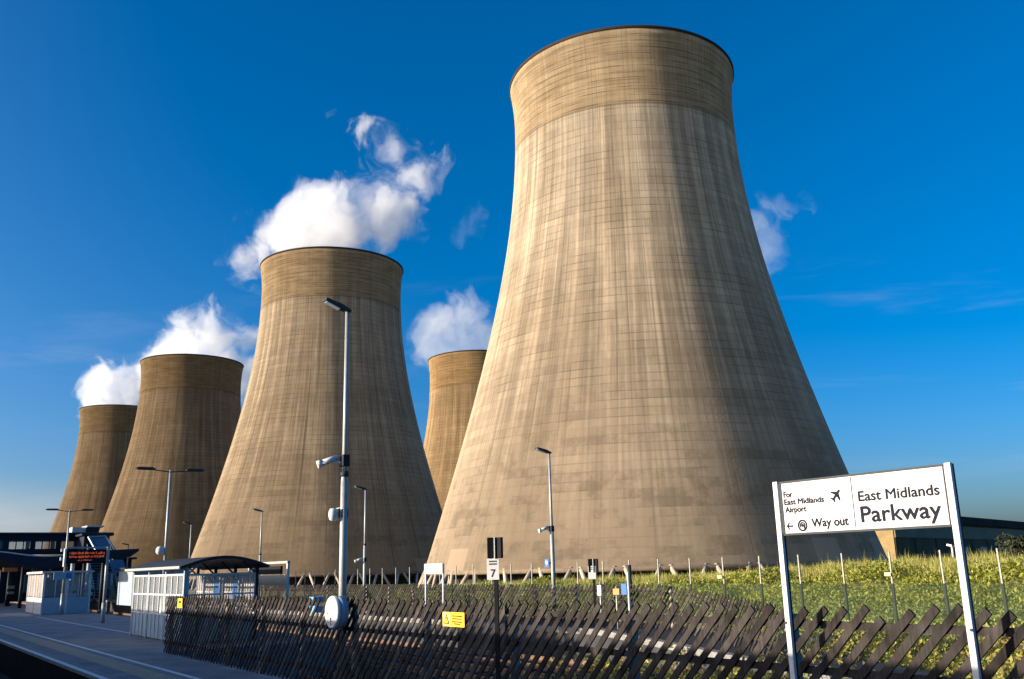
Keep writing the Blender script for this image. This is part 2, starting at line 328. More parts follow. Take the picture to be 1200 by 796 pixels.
# ---------------------------------------------------------------- cooling towers
Z_SH, H_SH, Z_GR = 1.473, 106.0, -4.5
RT, ZT, CL, CU = 24.27, 96.29, 61.81, 35.7
def tr_(z): u = z-ZT; return RT*math.sqrt(1+(u/(CL if u < 0 else CU))**2)
def tower_mat(name, tint, seed, bleach=.6, stain=.6, drip=.34):
    mt = bpy.data.materials.new(name); mt.use_nodes = True; nt = mt.node_tree; b = nt.nodes['Principled BSDF']
    uv = N(nt, 'ShaderNodeUVMap'); sx = N(nt, 'ShaderNodeSeparateXYZ', {'Vector': uv.outputs[0]}); u, v = sx.outputs[0], sx.outputs[1]
    mth = lambda op, a, b_=None, cl=False: N(nt, 'ShaderNodeMath', {0: a, 1: b_}, operation=op, use_clamp=cl).outputs[0]
    def vec(su, sv): 
        c = N(nt, 'ShaderNodeCombineXYZ', {0: mth('MULTIPLY', u, su), 1: mth('MULTIPLY', v, sv), 2: float(seed)*7.3}); return c.outputs[0]
    def noise(su, sv, det=5.0, ro=.6, dist=0.0):
        return N(nt, 'ShaderNodeTexNoise', {'Vector': vec(su, sv), 'Scale': 1.0, 'Detail': det, 'Roughness': ro, 'Distortion': dist}).outputs['Fac']
    def rng(x, a0, a1, b0, b1):
        return N(nt, 'ShaderNodeMapRange', {'Value': x, 'From Min': a0, 'From Max': a1, 'To Min': b0, 'To Max': b1}, interpolation_type='SMOOTHSTEP').outputs[0]
    def mix(f_, c1, c2, bt='MIX'):
        n = N(nt, 'ShaderNodeMix', {0: f_, 6: c1, 7: c2}, data_type='RGBA', blend_type=bt); return n.outputs[2]
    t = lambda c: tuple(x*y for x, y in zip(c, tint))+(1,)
    col = mix(rng(noise(.05, .06), .35, .65, 0, 1), t((.535, .425, .305)), t((.43, .335, .235)))
    band = rng(v, 89.2, 89.8, 0, 1)
    # bleached run-off below the band
    bl = mth('MULTIPLY', rng(v, 45, 86, 0, 1), mth('SUBTRACT', 1.0, band)); bl = mth('MULTIPLY', bl, rng(noise(.10, .015, 4), .40, .62, .15, 1))
    col = mix(mth('MULTIPLY', bl, bleach), col, t((.64, .54, .42)))
    col = mix(band, col, mix(rng(noise(.12, .5), .35, .65, 0, 1), t((.49, .37, .235)), t((.38, .28, .172))))
    # single shutter panels
    br = N(nt, 'ShaderNodeTexBrick', {'Vector': vec(1, 1), 'Color1': (.92, .92, .92, 1), 'Color2': (1.05, 1.05, 1.05, 1), 'Mortar': (.80, .80, .80, 1),
            'Scale': 1.0, 'Mortar Size': .02, 'Bias': 0.0, 'Brick Width': 4.4, 'Row Height': 1.55}, offset=.37, squash=1.0)
    col = mix(.55, col, br.outputs[0], 'MULTIPLY')
    # lift joints
    fr_ = mth('FRACT', mth('DIVIDE', v, 1.55)); ln = mth('LESS_THAN', fr_, .13)
    lnm = mth('MULTIPLY', ln, rng(noise(.15, .2, 3), .40, .64, .10, .46))
    col = mix(lnm, col, t((.12, .09, .065)))
    fb = mth('MULTIPLY', mth('LESS_THAN', mth('FRACT', mth('DIVIDE', v, 1.32)), .13), band)
    col = mix(mth('MULTIPLY', fb, rng(noise(.16, .9, 4), .36, .62, .05, .75)), col, t((.10, .07, .04)))
    # vertical streaks, broad and fine
    s1 = rng(noise(.55, .012, 6, .65), .33, .68, .70, 1.14); s2 = rng(noise(2.6, .035, 5, .7), .33, .67, .78, 1.12)
    s3 = rng(noise(.9, .25, 6, .7, .4), .3, .7, .90, 1.07)
    rowv = N(nt, 'ShaderNodeCombineXYZ', {0: mth('MULTIPLY', u, .035), 1: mth('MULTIPLY', mth('FLOOR', mth('DIVIDE', v, 1.55)), .9), 2: float(seed)}).outputs[0]
    row = rng(N(nt, 'ShaderNodeTexNoise', {'Vector': rowv, 'Scale': 1.0, 'Detail': 3.0}).outputs['Fac'], .36, .64, .93, 1.05)
    s3 = mth('MULTIPLY', s3, row)
    st = mth('MULTIPLY', mth('MULTIPLY', s1, s2), s3)
    cst = N(nt, 'ShaderNodeCombineXYZ', {0: st, 1: st, 2: st}).outputs[0]; col = mix(mth('SUBTRACT', 1.0, mth('MULTIPLY', band, .55)), col, cst, 'MULTIPLY')
    # shutter-board hatch: fine upright lines that come and go
    hat = mth('MULTIPLY', mth('LESS_THAN', mth('FRACT', mth('DIVIDE', u, 1.07)), .22), rng(noise(.35, .05, 4), .42, .6, .03, .30))
    col = mix(hat, col, t((.17, .13, .09)))
    # the lower third is browner and more weathered
    low = rng(mth('ADD', v, mth('MULTIPLY', noise(.06, .05, 4), 26)), 12, 56, .82, 0); col = mix(low, col, t((.31, .235, .16)))
    # narrow dark drip lines
    dr = rng(noise(1.3, .008, 3, .5), .62, .68, 0, 1); dr = mth('MULTIPLY', dr, mth('SUBTRACT', 1.0, band)); col = mix(mth('MULTIPLY', dr, drip), col, t((.14, .11, .085)))
    # dark weather patches low on the shell
    rq = N(nt, 'ShaderNodeCombineXYZ', {0: mth('MULTIPLY', u, .085), 1: mth('MULTIPLY', mth('FLOOR', mth('DIVIDE', v, 1.55)), .42), 2: float(seed)*3.1}).outputs[0]
    rn = N(nt, 'ShaderNodeTexNoise', {'Vector': rq, 'Scale': 1.0, 'Detail': 5.0, 'Roughness': .65}).outputs['Fac']
    pt = mth('MULTIPLY', rng(mth('ADD', mth('MULTIPLY', rn, .6), mth('MULTIPLY', noise(.5, .35, 6, .7), .4)), .48, .60, 0, 1), rng(v, 8, 50, .8, 0)); col = mix(mth('MULTIPLY', pt, stain), col, t((.17, .13, .09)))
    # patched bottom course
    b2 = N(nt, 'ShaderNodeTexBrick', {'Vector': vec(1, 1), 'Color1': (0, 0, 0, 1), 'Color2': (1, 1, 1, 1), 'Mortar': (0, 0, 0, 1), 'Scale': 1.0, 'Mortar Size': .01,
            'Bias': -.3, 'Brick Width': 4.0, 'Row Height': 4.2})
    bt = mth('MULTIPLY', rng(v, 3.9, 4.1, 1, 0), rng(b2.outputs[0], .5, .55, 0, 1)); col = mix(mth('MULTIPLY', bt, .6), col, t((.48, .37, .26)))
    # construction line under the band
    ed = mth('MULTIPLY', mth('GREATER_THAN', v, 89.1), mth('LESS_THAN', v, 89.55)); col = mix(mth('MULTIPLY', ed, .45), col, t((.08, .06, .045)))
    nt.links.new(col, b.inputs['Base Color']); b.inputs['Roughness'].default_value = .95; b.inputs['Specular IOR Level'].default_value = .05; b.inputs['Diffuse Roughness'].default_value = 1.0
    hh = mth('ADD', mth('MULTIPLY', ln, -.6), mth('ADD', noise(2.5, 2.5, 4), mth('MULTIPLY', mth('SINE', mth('MULTIPLY', u, 7.2)), .05)))
    bp = N(nt, 'ShaderNodeBump', {'Height': hh, 'Strength': .16, 'Distance': .15}); nt.links.new(bp.outputs[0], b.inputs['Normal'])
    return mt
NSEG = 192
def shell_mesh(back):
    zs = list(np.linspace(0, 60, 32))+list(np.linspace(62, H_SH, 26)); prof = [(tr_(z), z) for z in zs]; inner = [(tr_(z)-.7, z) for z in zs[::-1]]
    prof = prof+inner+[prof[0]]; k = len(prof); vs = []; fs = []
    for i in range(NSEG+1):
        t = back+2*PI*i/NSEG
        for r, z in prof: vs.append((r*math.cos(t), r*math.sin(t), z))
    for i in range(NSEG):
        for j in range(k-1): fs.append((i*k+j, (i+1)*k+j, (i+1)*k+j+1, i*k+j+1))
    me = bpy.data.meshes.new('shell'); me.from_pydata(vs, [], fs); uvl = me.uv_layers.new(name='UVMap')
    li = np.empty(len(me.loops), np.int32); me.loops.foreach_get('vertex_index', li)
    uvs = np.empty((len(li), 2), np.float32); uvs[:, 0] = (li//k)/NSEG*2*PI*28; uvs[:, 1] = np.array([prof[x][1] for x in range(k)], np.float32)[li % k]
    uvl.data.foreach_set('uv', uvs.ravel()); me.polygons.foreach_set('use_smooth', [True]*len(fs)); me.update()
    return me
NL = 40
lm = MB()
for sg in (-1, 1):
    t = sg*PI/NL*.80; lm.tube((47.3, 0, Z_GR), (44.6*math.cos(t), 44.6*math.sin(t), Z_SH+.3), .42, .36, 8)
leg_proto = lm.build('leg', M['concleg'])
def cooling_tower(x, y, label, mt, first=[True]):
    t = bpy.data.objects.new('cooling_tower', None); COL.objects.link(t); t.location = (x, y, 0)
    tag(t, label, 'cooling tower', 'concrete cooling towers')
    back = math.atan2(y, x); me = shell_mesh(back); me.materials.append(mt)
    sh = bpy.data.objects.new('shell', me); COL.objects.link(sh); sh.parent = t; sh.location = (0, 0, Z_SH)
    r = MB(); rt = tr_(H_SH); r.lathe([(rt+.02, -.45), (rt+.16, -.35), (rt+.16, .12), (rt-.9, .12), (rt-.9, -.3)], 128)
    ro = r.build('rim', M['shedroof'], t, fix=False); ro.location = (0, 0, Z_SH+H_SH)
    b_ = MB(); rb = tr_(0); b_.lathe([(rb+.03, -.1), (rb+.12, -.15), (rb+.12, -.75), (rb-.8, -.9), (rb-.8, .0)], 128)
    bo = b_.build('ring_beam', M['ringbeam'], t, fix=False); bo.location = (0, 0, Z_SH+.35)
    pk = MB(); pk.lathe([(0, 9.0), (40, 9.0), (40, Z_GR)], 64); pk.build('dark_infill', M['darkinfill'], t, fix=False)  # near-black drum added to keep the space inside the legs dark
    pd = MB(); pd.lathe([(49, Z_GR-.5), (49, Z_GR+.9), (48.4, Z_GR+.9), (48.4, Z_GR-.5)], 96); pd.build('basin_wall', M['concleg'], t, fix=False)
    for k in range(NL):
        if first[0] and k == 0: lg = leg_proto; first[0] = False
        else: lg = leg_proto.copy(); COL.objects.link(lg)
        lg.parent = t; lg.rotation_euler = (0, 0, 2*PI*k/NL)
    return t
TW = [(26.2, 191.3), (-63.8, 316.6), (-164.5, 464.0), (-255.2, 594.6), (-18.9, 472.4)]
big = cooling_tower(*TW[0], 'huge nearest concrete cooling tower filling the middle of the view behind the station sign', tower_mat('pale streaked concrete', (1.0, 1.0, 1.0), 1, .62, .75))
cooling_tower(*TW[1], 'second nearest cooling tower with dark vertical stains, behind the tall thick lamp post', tower_mat('stained concrete', (.96, .92, .85), 2, .45, .6, .62))
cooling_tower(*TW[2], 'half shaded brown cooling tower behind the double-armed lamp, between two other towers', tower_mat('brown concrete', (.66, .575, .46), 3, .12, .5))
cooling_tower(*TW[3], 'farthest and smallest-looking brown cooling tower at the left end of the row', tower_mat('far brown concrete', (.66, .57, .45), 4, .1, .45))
cooling_tower(*TW[4], 'sunlit cooling tower half hidden behind the left flank of the nearest tower', tower_mat('ochre concrete', (.88, .75, .55), 5, .2, .3))
# small maintenance platform on the right flank of the big tower
q = at_d(900.5, 319, 194); ang = math.atan2(q.y-TW[0][1], q.x-TW[0][0]); zz = q.z
rr = tr_(zz-Z_SH); mb = MB(); mb.tube((rr-.4, 0, zz-1.9), (rr+.5, 0, zz+1.6), 1.0, .7, 10); lp = mb.build('obstruction_light_housing', M['shedroof'], big); lp.rotation_euler = (0, 0, ang)

# ---------------------------------------------------------------- steam
def steam_mat(name, blobs, dens, nscale, edge, seed, amp):
    mt = bpy.data.materials.new(name); mt.use_nodes = True; nt = mt.node_tree; nt.nodes.remove(nt.nodes['Principled BSDF'])
    tc = N(nt, 'ShaderNodeTexCoord'); p = tc.outputs['Object']
    wn = N(nt, 'ShaderNodeTexNoise', {'Vector': p, 'Scale': nscale*.8, 'Detail': 4.0}); 
    off = N(nt, 'ShaderNodeVectorMath', {0: wn.outputs['Color'], 1: (.5, .5, .5)}, operation='SUBTRACT')
    off = N(nt, 'ShaderNodeVectorMath', {0: off.outputs[0]}, operation='SCALE'); off.inputs['Scale'].default_value = 1.5/nscale
    pw = N(nt, 'ShaderNodeVectorMath', {0: p, 1: off.outputs[0]}, operation='ADD').outputs[0]
    acc = None
    for c, r, w in blobs:
        dd = N(nt, 'ShaderNodeVectorMath', {0: pw, 1: tuple(c)}, operation='DISTANCE').outputs['Value']
        f_ = N(nt, 'ShaderNodeMapRange', {'Value': dd, 'From Min': 0.0, 'From Max': r, 'To Min': w, 'To Max': 0.0}).outputs[0]
        acc = f_ if acc is None else N(nt, 'ShaderNodeMath', {0: acc, 1: f_, 2: .15}, operation='SMOOTH_MAX').outputs[0]
    no = N(nt, 'ShaderNodeTexNoise', {'Vector': pw, 'Scale': nscale, 'Detail': 7.0, 'Roughness': .62, 'Distortion': .4}).outputs['Fac']
    k = N(nt, 'ShaderNodeMath', {0: no, 1: .5}, operation='SUBTRACT').outputs[0]
    k = N(nt, 'ShaderNodeMath', {0: k, 1: amp, 2: acc}, operation='MULTIPLY_ADD').outputs[0]
    d_ = N(nt, 'ShaderNodeMapRange', {'Value': k, 'From Min': edge, 'From Max': edge+.30, 'To Min': 0.0, 'To Max': 1.0}, interpolation_type='SMOOTHSTEP').outputs[0]
    gate = N(nt, 'ShaderNodeMapRange', {'Value': acc, 'From Min': 0.02, 'From Max': .22, 'To Min': 0.0, 'To Max': dens}).outputs[0]
    d_ = N(nt, 'ShaderNodeMath', {0: d_, 1: gate}, operation='MULTIPLY').outputs[0]
    pv = N(nt, 'ShaderNodeVolumePrincipled', {'Color': (.98, .98, .99, 1), 'Density': d_, 'Anisotropy': .15})
    nt.links.new(pv.outputs[0], nt.nodes['Material Output'].inputs['Volume'])
    mt.cycles.volume_step_rate = .25
    return mt
def steam(label, dist, pix, dens=.07, ns=.035, edge=.30, amp=1.3, seed=0):
    cs = [(at_d(x, y, dist+dz), r*dist/FPX*1.14, w) for x, y, r, dz, w in pix]
    o_ = sum((c for c, r, w in cs), Vector())/len(cs)
    mb = MB(); bm = bmesh.new()
    for c, r, w in cs: bmesh.ops.create_icosphere(bm, subdivisions=3, radius=r*1.02, matrix=Matrix.Translation(c-o_))
    me = bpy.data.meshes.new('steam_plume'); bm.to_mesh(me); bm.free()
    t = bpy.data.objects.new('tmp', me); COL.objects.link(t)
    rm = t.modifiers.new('r', 'REMESH'); rm.mode = 'VOXEL'; rm.voxel_size = max(2.0, min(r for c, r, w in cs)*.25)
    me2 = bpy.data.meshes.new_from_object(t.evaluated_get(bpy.context.evaluated_depsgraph_get())); bpy.data.objects.remove(t)
    me2.name = 'steam_plume'; o = bpy.data.objects.new('steam_plume', me2); COL.objects.link(o); o.location = o_
    me2.materials.clear(); me2.materials.append(steam_mat('steam', [(c-o_, r, w) for c, r, w in cs], dens, ns, edge, seed, amp))
    return tag(o, label, 'steam plume', 'steam plumes')
steam('large white steam plume rising above the second tower and curling up to the right', 450,
      [(302, 288, 52, 0, 1), (345, 265, 62, 0, 1), (400, 262, 62, 0, 1), (455, 248, 54, 0, 1), (474, 212, 44, 0, .72), (458, 175, 52, 0, .6), (420, 152, 42, 0, .6), (494, 172, 42, 0, .58), (330, 306, 46, 0, .9)], .07, .034, .38, 2.9)
steam('round bright steam plume behind the half shaded brown tower', 600,
      [(243, 393, 52, 0, 1), (205, 396, 46, 0, .95), (283, 402, 40, 0, .9), (292, 445, 40, 0, .8), (200, 425, 46, 0, .9), (258, 430, 50, 0, 1), (175, 425, 30, 0, .6)], .065, .030, .37, 2.6)
steam('low ragged steam wisp above the farthest left tower', 680,
      [(150, 455, 44, 0, 1), (118, 445, 36, 0, .85), (175, 440, 40, 0, .95), (125, 472, 36, 0, .8), (108, 437, 24, 0, .6)], .06, .032, .38, 2.7)
steam('pale steam plume over the tower beside the flank of the nearest tower', 540,
      [(545, 375, 52, 0, .95), (520, 388, 46, 0, .85), (565, 400, 46, 0, .95), (545, 350, 36, 0, .7), (505, 400, 36, 0, .7), (575, 365, 36, 0, .7)], .03, .032, .40, 2.6)
steam('thin bluish steam wisp to the right of the nearest tower', 420,
      [(905, 245, 40, 0, .7), (938, 240, 32, 0, .62), (900, 285, 40, 0, .7), (885, 265, 40, 0, .7), (912, 305, 26, 0, .5)], .02, .045, .32, 2.2)
steam('very faint detached steam shred in the sky beside the nearest tower', 500, [(560, 255, 34, 0, .6), (548, 270, 24, 0, .5)], .008, .05, .32, 2.0)

# ---------------------------------------------------------------- long building beyond the right of the bank
def building():
    c0 = Vector((100.0, 251.0)); d1 = Vector((57, 69)).normalized(); d2 = Vector((-69, 57)).normalized(); L, Dp = 190.0, 42.0
    t = bpy.data.objects.new('power_station_hall', None); COL.objects.link(t); t.location = (c0.x, c0.y, Z_GR)
    tag(t, 'long low dark hall with pale cladding band beyond the right end of the grassy bank', 'building')
    def q(u, w, z): v = d1*u+d2*w; return (v.x, v.y, z)
    Ht = 16.0
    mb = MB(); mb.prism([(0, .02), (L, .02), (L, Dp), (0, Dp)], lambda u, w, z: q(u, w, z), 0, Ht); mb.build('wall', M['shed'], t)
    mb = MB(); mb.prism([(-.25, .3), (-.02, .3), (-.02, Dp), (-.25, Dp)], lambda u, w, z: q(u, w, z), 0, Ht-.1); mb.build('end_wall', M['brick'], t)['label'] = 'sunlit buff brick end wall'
    mb = MB(); mb.prism([(-.35, -.3), (L, -.3), (L, -.02), (-.35, -.02)], lambda u, w, z: q(u, w, z), Ht-4.3, Ht-.4); mb.build('cladding_band', M['bandgrey'], t)
    mb = MB(); mb.prism([(-1.5, -1.2), (L+1, -1.2), (L+1, Dp+1), (-1.5, Dp+1)], lambda u, w, z: q(u, w, z), Ht, Ht+2.6); mb.build('roof', M['shedroof'], t)
    for k in range(9):
        mb = MB(); u = 16+k*19.5; mb.prism([(u, -.12), (u+.5, -.12), (u+.5, .0), (u, .0)], lambda u_, w, z: q(u_, w, z), 0, Ht-4.5); mb.build('downpipe', M['shedroof'], t)
    for k in range(5):
        mb = MB(); u = 60+k*24; mb.prism([(u, -.22), (u+9, -.22), (u+9, .0), (u, .0)], lambda u_, w, z: q(u_, w, z), 6.2, 9.2); mb.build('window', M['skylight'], t)
building()

# ================================================================ VEGETATION
def scatter(n, s0, s1, a0, a1):
    return RNG.uniform(s0, s1, n), RNG.uniform(a0, a1, n)
def to_world(s, a, z): return np.stack([s*DV.x+a*NV.x, s*DV.y+a*NV.y, z], 1)
def blades(name, n, s0, s1, a0, a1, h0, h1, w, mat, label, cat, dens=None):
    s, a = scatter(n, s0, s1, a0, a1)
    # patchy height
    hh = RNG.uniform(h0, h1, n)*(.72+.30*np.sin(s*1.7+np.sin(a*1.3)*2)*np.sin(s*.63+1.1)+.22*np.sin(s*.31+.4*a)+.14*np.sin(s*4.1+a))*np.where(RNG.uniform(size=n) < .03, 1.5, 1); hh = np.maximum(hh, .15)
    g = gz(a, s); keep = g > -.75; s, a, hh, g = s[keep], a[keep], hh[keep], g[keep]; n = len(s)
    base = to_world(s, a, g-.03); th = RNG.uniform(0, 2*PI, n); dx = np.stack([np.cos(th), np.sin(th), 0*th], 1)*w*RNG.uniform(.6, 1.3, n)[:, None]
    lean = RNG.normal(size=(n, 3))*.22*hh[:, None]; lean[:, 2] = hh
    v = np.stack([base-dx, base+dx, base+lean], 1).reshape(-1, 3)
    o = numpy_mesh(name, v, 3, mat); return tag(o, label, cat, kind='stuff')
blades('tall_grass', 90000, 8, 102, 48.5, 58, .4, .85, .03, M['straw'], 'tall dry yellow grass along the top of the bank below the towers', 'grass')
def leaves(name, n, s0, s1, a0, a1, hmin, hmax, size, mat, label, cat, clump=1.0, zf=gz):
    s, a = scatter(n, s0, s1, a0, a1)
    cl = .5+.5*np.sin(s*1.15/clump+1.7*np.sin(a*.5/clump))*np.sin(a*.9/clump+s*.37/clump); cl = .12+.88*np.clip(cl*1.1+.25*np.sin(s*.43+2*np.sin(s*.17)), 0, 1.2)**1.5
    h = hmin+(hmax-hmin)*cl; g = zf(a, s); keep = g > -1.2; s, a, h, g = s[keep], a[keep], h[keep], g[keep]
    z = g+h*RNG.uniform(0, 1, len(s))**.6
    o = numpy_mesh(name, leaf_quads(to_world(s, a, z), size), 4, mat); return tag(o, label, cat, kind='stuff')
leaves('bramble_scrub', 60000, 10, 100, 44.0, 49, .08, 1.0, .10, M['bramble'], 'yellow green bramble scrub on the upper face of the bank', 'scrub', 1.0)
leaves('bank_weeds', 50000, 8, 110, 39.6, 45.2, .1, .45, .10, M['greens'], 'low green weeds on the lower bank behind the mesh fence', 'weeds', 1.3)
leaves('trackside_weeds', 26000, -2, 20, 13.5, 30, .05, .75, .075, M['weeds'], 'low yellow green weeds growing beyond the platform ramp', 'weeds', .7)
leaves('lineside_scrub', 30000, 12, 110, 24, 39, .05, .5, .09, M['greens'], 'rough green ground cover between the opposite platform and the mesh fence', 'ground cover', 1.5)

def shrub_tree(px, dist, w, h, label):
    p = at_d(px, 655, dist); s = p.dot(DV); a = p.dot(NV); g = float(gz(np.array(a), np.array(s)))
    t = bpy.data.objects.new('tree', None); COL.objects.link(t); t.location = (p.x, p.y, g); tag(t, label, 'tree', 'trees on the bank')
    mb = MB(); mb.tube((0, 0, -.3), (0, 0, h*.45), .16, .1, 8)
    for k in range(6):
        th = k*1.05; mb.tube((0, 0, h*(.18+.04*k)), (math.cos(th)*w*.32, math.sin(th)*w*.32, h*(.45+.06*k)), .07, .03, 6)
    mb.build('trunk', M['bark'], t)
    cs = []
    for k in range(34):
        c = np.array([RNG.normal()*w*.24, RNG.normal()*w*.24, h*(.30+.62*RNG.uniform())]); r = RNG.uniform(.35, .75)*w*.2
        q = RNG.normal(size=(170, 3)); q /= np.linalg.norm(q, axis=1)[:, None]; cs.append(c+q*r*RNG.uniform(.5, 1.05, 170)[:, None])
    o = numpy_mesh('crown', leaf_quads(np.concatenate(cs), .13), 4, M['treeleaf']); o.parent = t
shrub_tree(1184, 78, 4.8, 2.6, 'dark bushy tree at the right edge of the view beyond the mesh fence')
shrub_tree(1204, 74, 4.4, 3.3, 'taller dark tree cut off by the right edge of the view')
shrub_tree(1164, 84, 3.4, 2.0, 'lowest dark bush just right of the sign post on the bank')

# ================================================================ FENCES
def hit_fence(label, pts, pitch, wid, thick, ztop, zbot, posts, rails_z, mat, rear=None):
    """leaning pales nailed to horizontal rails; pts = plan polyline (s, a, base z), tops lean towards -s"""
    t = thing('paling_fence', label, 'fence', pts[-1][0], pts[-1][1], 0); o0 = P(pts[-1][0], pts[-1][1]); Ri = Matrix.Rotation(-TH, 3, 'Z')
    loc = lambda v: Ri @ (v-o0)
    pal, rl, rp = MB(), MB(), MB()
    for (s0, a0, b0), (s1, a1, b1) in zip(pts[:-1], pts[1:]):
        A, B = loc(P(s0, a0, b0)), loc(P(s1, a1, b1)); d = B-A; dh = Vector((d.x, d.y, 0)); L = dh.length; e = dh.normalized(); sl = d.z/L
        nrm = Vector((e.y, -e.x, 0)); nrm = nrm if nrm.x < 0 else -nrm      # towards the near platform
        x = -1.6
        while x < L:
            # the pale runs from (x, zbot) to (x+hgt, ztop): 45 degrees, top towards the end of the run
            zt = ztop(s0+(s1-s0)*min(1, max(0, (x+1.5)/L)))+random.uniform(-.02, .02)-(random.uniform(.08, .3) if random.random() < .03 else 0); zb = zbot; x0, x1 = x, x+(zt-zb)*1.02
            if x0 < .02: zb += (.02-x0)/1.02; x0 = .02
            if x1 > L: zt -= (x1-L)/1.02; x1 = L
            if zt-zb > .15:
                j = random.uniform(-.004, .004); p = A+e*x0+Vector((0, 0, zb+sl*x0))+nrm*(.028+j); q = A+e*x1+Vector((0, 0, zt+sl*x1))+nrm*(.028+j)
                u = (q-p).normalized(); v = nrm.cross(u); R_ = Matrix((u, v, nrm)).transposed()
                pal.box((p+q)/2, ((q-p).length, wid*random.uniform(.94, 1.06), thick), R_ @ Matrix.Rotation(random.uniform(-.012, .012), 3, 'Z'))
                if rear and s0+(s1-s0)*(x0/L) > rear:          # second row of boards on the far side of the rails
                    w = nrm*-.062+e*pitch*.5; rp.box((p+q)/2+w, ((q-p).length*.98, wid, thick), R_)
            x += pitch
        for z in rails_z: rl.bar(A+Vector((0, 0, z+.0)), B+Vector((0, 0, z)), .035, .065)
    if rear: rp.build('rear_palings', mat, t, fix=False)
    pal.build('palings', mat, t, fix=False); rl.build('rails', mat, t)
    for (s, a, b, h) in posts:
        m_ = MB(); c = loc(P(s, a, b)); m_.box((c.x+.075, c.y, h/2-.15), (.09, .09, h+.3)); m_.build('post', M['post'], t)
    return t
ztop_near = lambda s: 1.612-.0042*s
near_posts = [(s, 7.1, 0, h) for s, h in ((1.2, 1.45), (3.4, 1.45), (5.9, 1.52), (8.1, 1.5), (10.4, 1.44), (12.7, 1.5), (15.2, 1.42), (17.5, 1.42), (19.7, 1.5), (22.0, 1.4), (24.4, 1.4), (26.7, 1.42))]
nf = hit_fence('long dark timber paling fence of leaning boards in front of the platform sign posts', [(26.9, 7.1, 0), (-6, 7.1, 0)], .205, .068, .022, ztop_near, .05, near_posts, (1.44, 1.05, .3), M['wood'])
fa_posts = [(s, 21.1, 0, 1.3) for s in np.arange(22, 56, 2.4)]
hit_fence('second dark paling fence along the rear of the opposite platform, dipping down its ramp', [(58, 21.0, 0), (22.6, 21.0, 0), (19.6, 20.5, -.2), (16.0, 19.0, -.44)], .205, .068, .022, lambda s: 1.36, .05, fa_posts, (1.15, .4), M['wood'])

# mesh security fence at the foot of the bank
def mesh_fence():
    t = thing('mesh_fence', 'tall security fence with concrete posts and dull green mesh at the foot of the bank', 'fence', 21.06, 39, -1.0)
    mb = MB(); mb.add([(0, -45, 0), (0, 110, 0), (0, 110, 1.86), (0, -45, 1.86)], [(0, 1, 2, 3)]); mb.build('mesh_panel', M['weldmesh'], t)
    for k in range(-6, 36):
        m_ = MB(); y = k*2.56; j = random.uniform(-.015, .015)
        m_.prism([(-.06, -.06), (.06, -.06), (.06, .06), (-.06, .06)], lambda u, v, z: (.09+u*(1-.12*z/3.3), y+v*(1-.12*z/3.3)+j*z, z), -.2, 1.84); po = m_.build('post', M['dark'], t)
        m_ = MB(); m_.prism([(-.03, -.03), (.03, -.03), (.03, .03), (-.03, .03)], lambda u, v, z: (.09+u, y+v+j*z, z), 1.842, 3.27); m_.build('post_top', M['concpost'], po)  # same post in a pale tone above the mesh, dark tone below
    w = MB()
    for z in (2.1, 2.6, 3.1): w.bar((.02, -45, z), (.02, 110, z), .0025, .0025)
    w.build('strand_wires', M['dark'], t)
    p = thing('warning_notice', 'small pale yellow notice fixed on the mesh fence left of the white nameboard', 'sign', *(lambda q: (q[0], 38.9, q[1]))(at_a(484, 691, 38.9)))
    m_ = MB(); m_.box((0, 0, 0), (.02, .55, .30)); m_.build('plate', M['paleyellow'], p)
    m_ = MB(); [m_.box((-.013, 0, .07-.07*k), (.004, .4, .025)) for k in range(3)]; m_.build('text_lines', M['ink'], p)
    for px, py in ((843, 676), (1040, 673)):
        sz = at_a(px, py, 38.9); p = thing('fence_tag', {843: 'tiny pale tag on the mesh fence left of the station sign', 1040: 'tiny pale tag on the mesh fence under the station sign'}[px], 'sign', sz[0], 38.9, sz[1], group='tags on the mesh fence')
        m_ = MB(); m_.box((0, 0, 0), (.02, .3, .16)); m_.build('plate', M['paleyellow'], p)
mesh_fence()

# ================================================================ LAMP POSTS
def camera_bits(t, z, side=-1, dome=True, zd=None):
    """bullet CCTV camera with junction box and a small dome lower down"""
    m_ = MB(); m_.box((0, .02, z), (.14, .20, .22)); m_.build('junction_box', M['dark'], t, .01)
    m_ = MB(); d = Vector((-.72, .25, -.30)).normalized(); c = Vector((-.16, .08, z+.05)); m_.tube(c-d*.05, c+d*.30, .055, .06, 12); m_.tube(c+d*.27, c+d*.36, .075, .075, 12)
    m_.bar((-.05, .02, z-.04), (-.2, .1, z-.02), .03, .03); m_.build('cctv_camera', M['white'], t)
    if dome:
        m_ = MB(); zd = zd or z-.75; m_.tube((-.02, .03, zd+.13), (-.12, .06, zd+.10), .02, .02, 8); m_.lathe([(0, .12), (.06, .11), (.085, .06), (.09, -.02), (.07, -.09), (.03, -.12), (0, -.125)], 16, (-.18, .08, zd))
        m_.build('dome_camera', M['white'], t); m_ = MB(); m_.box((0, .03, zd+.02), (.13, .16, .16)); m_.build('bracket', M['dark'], t)
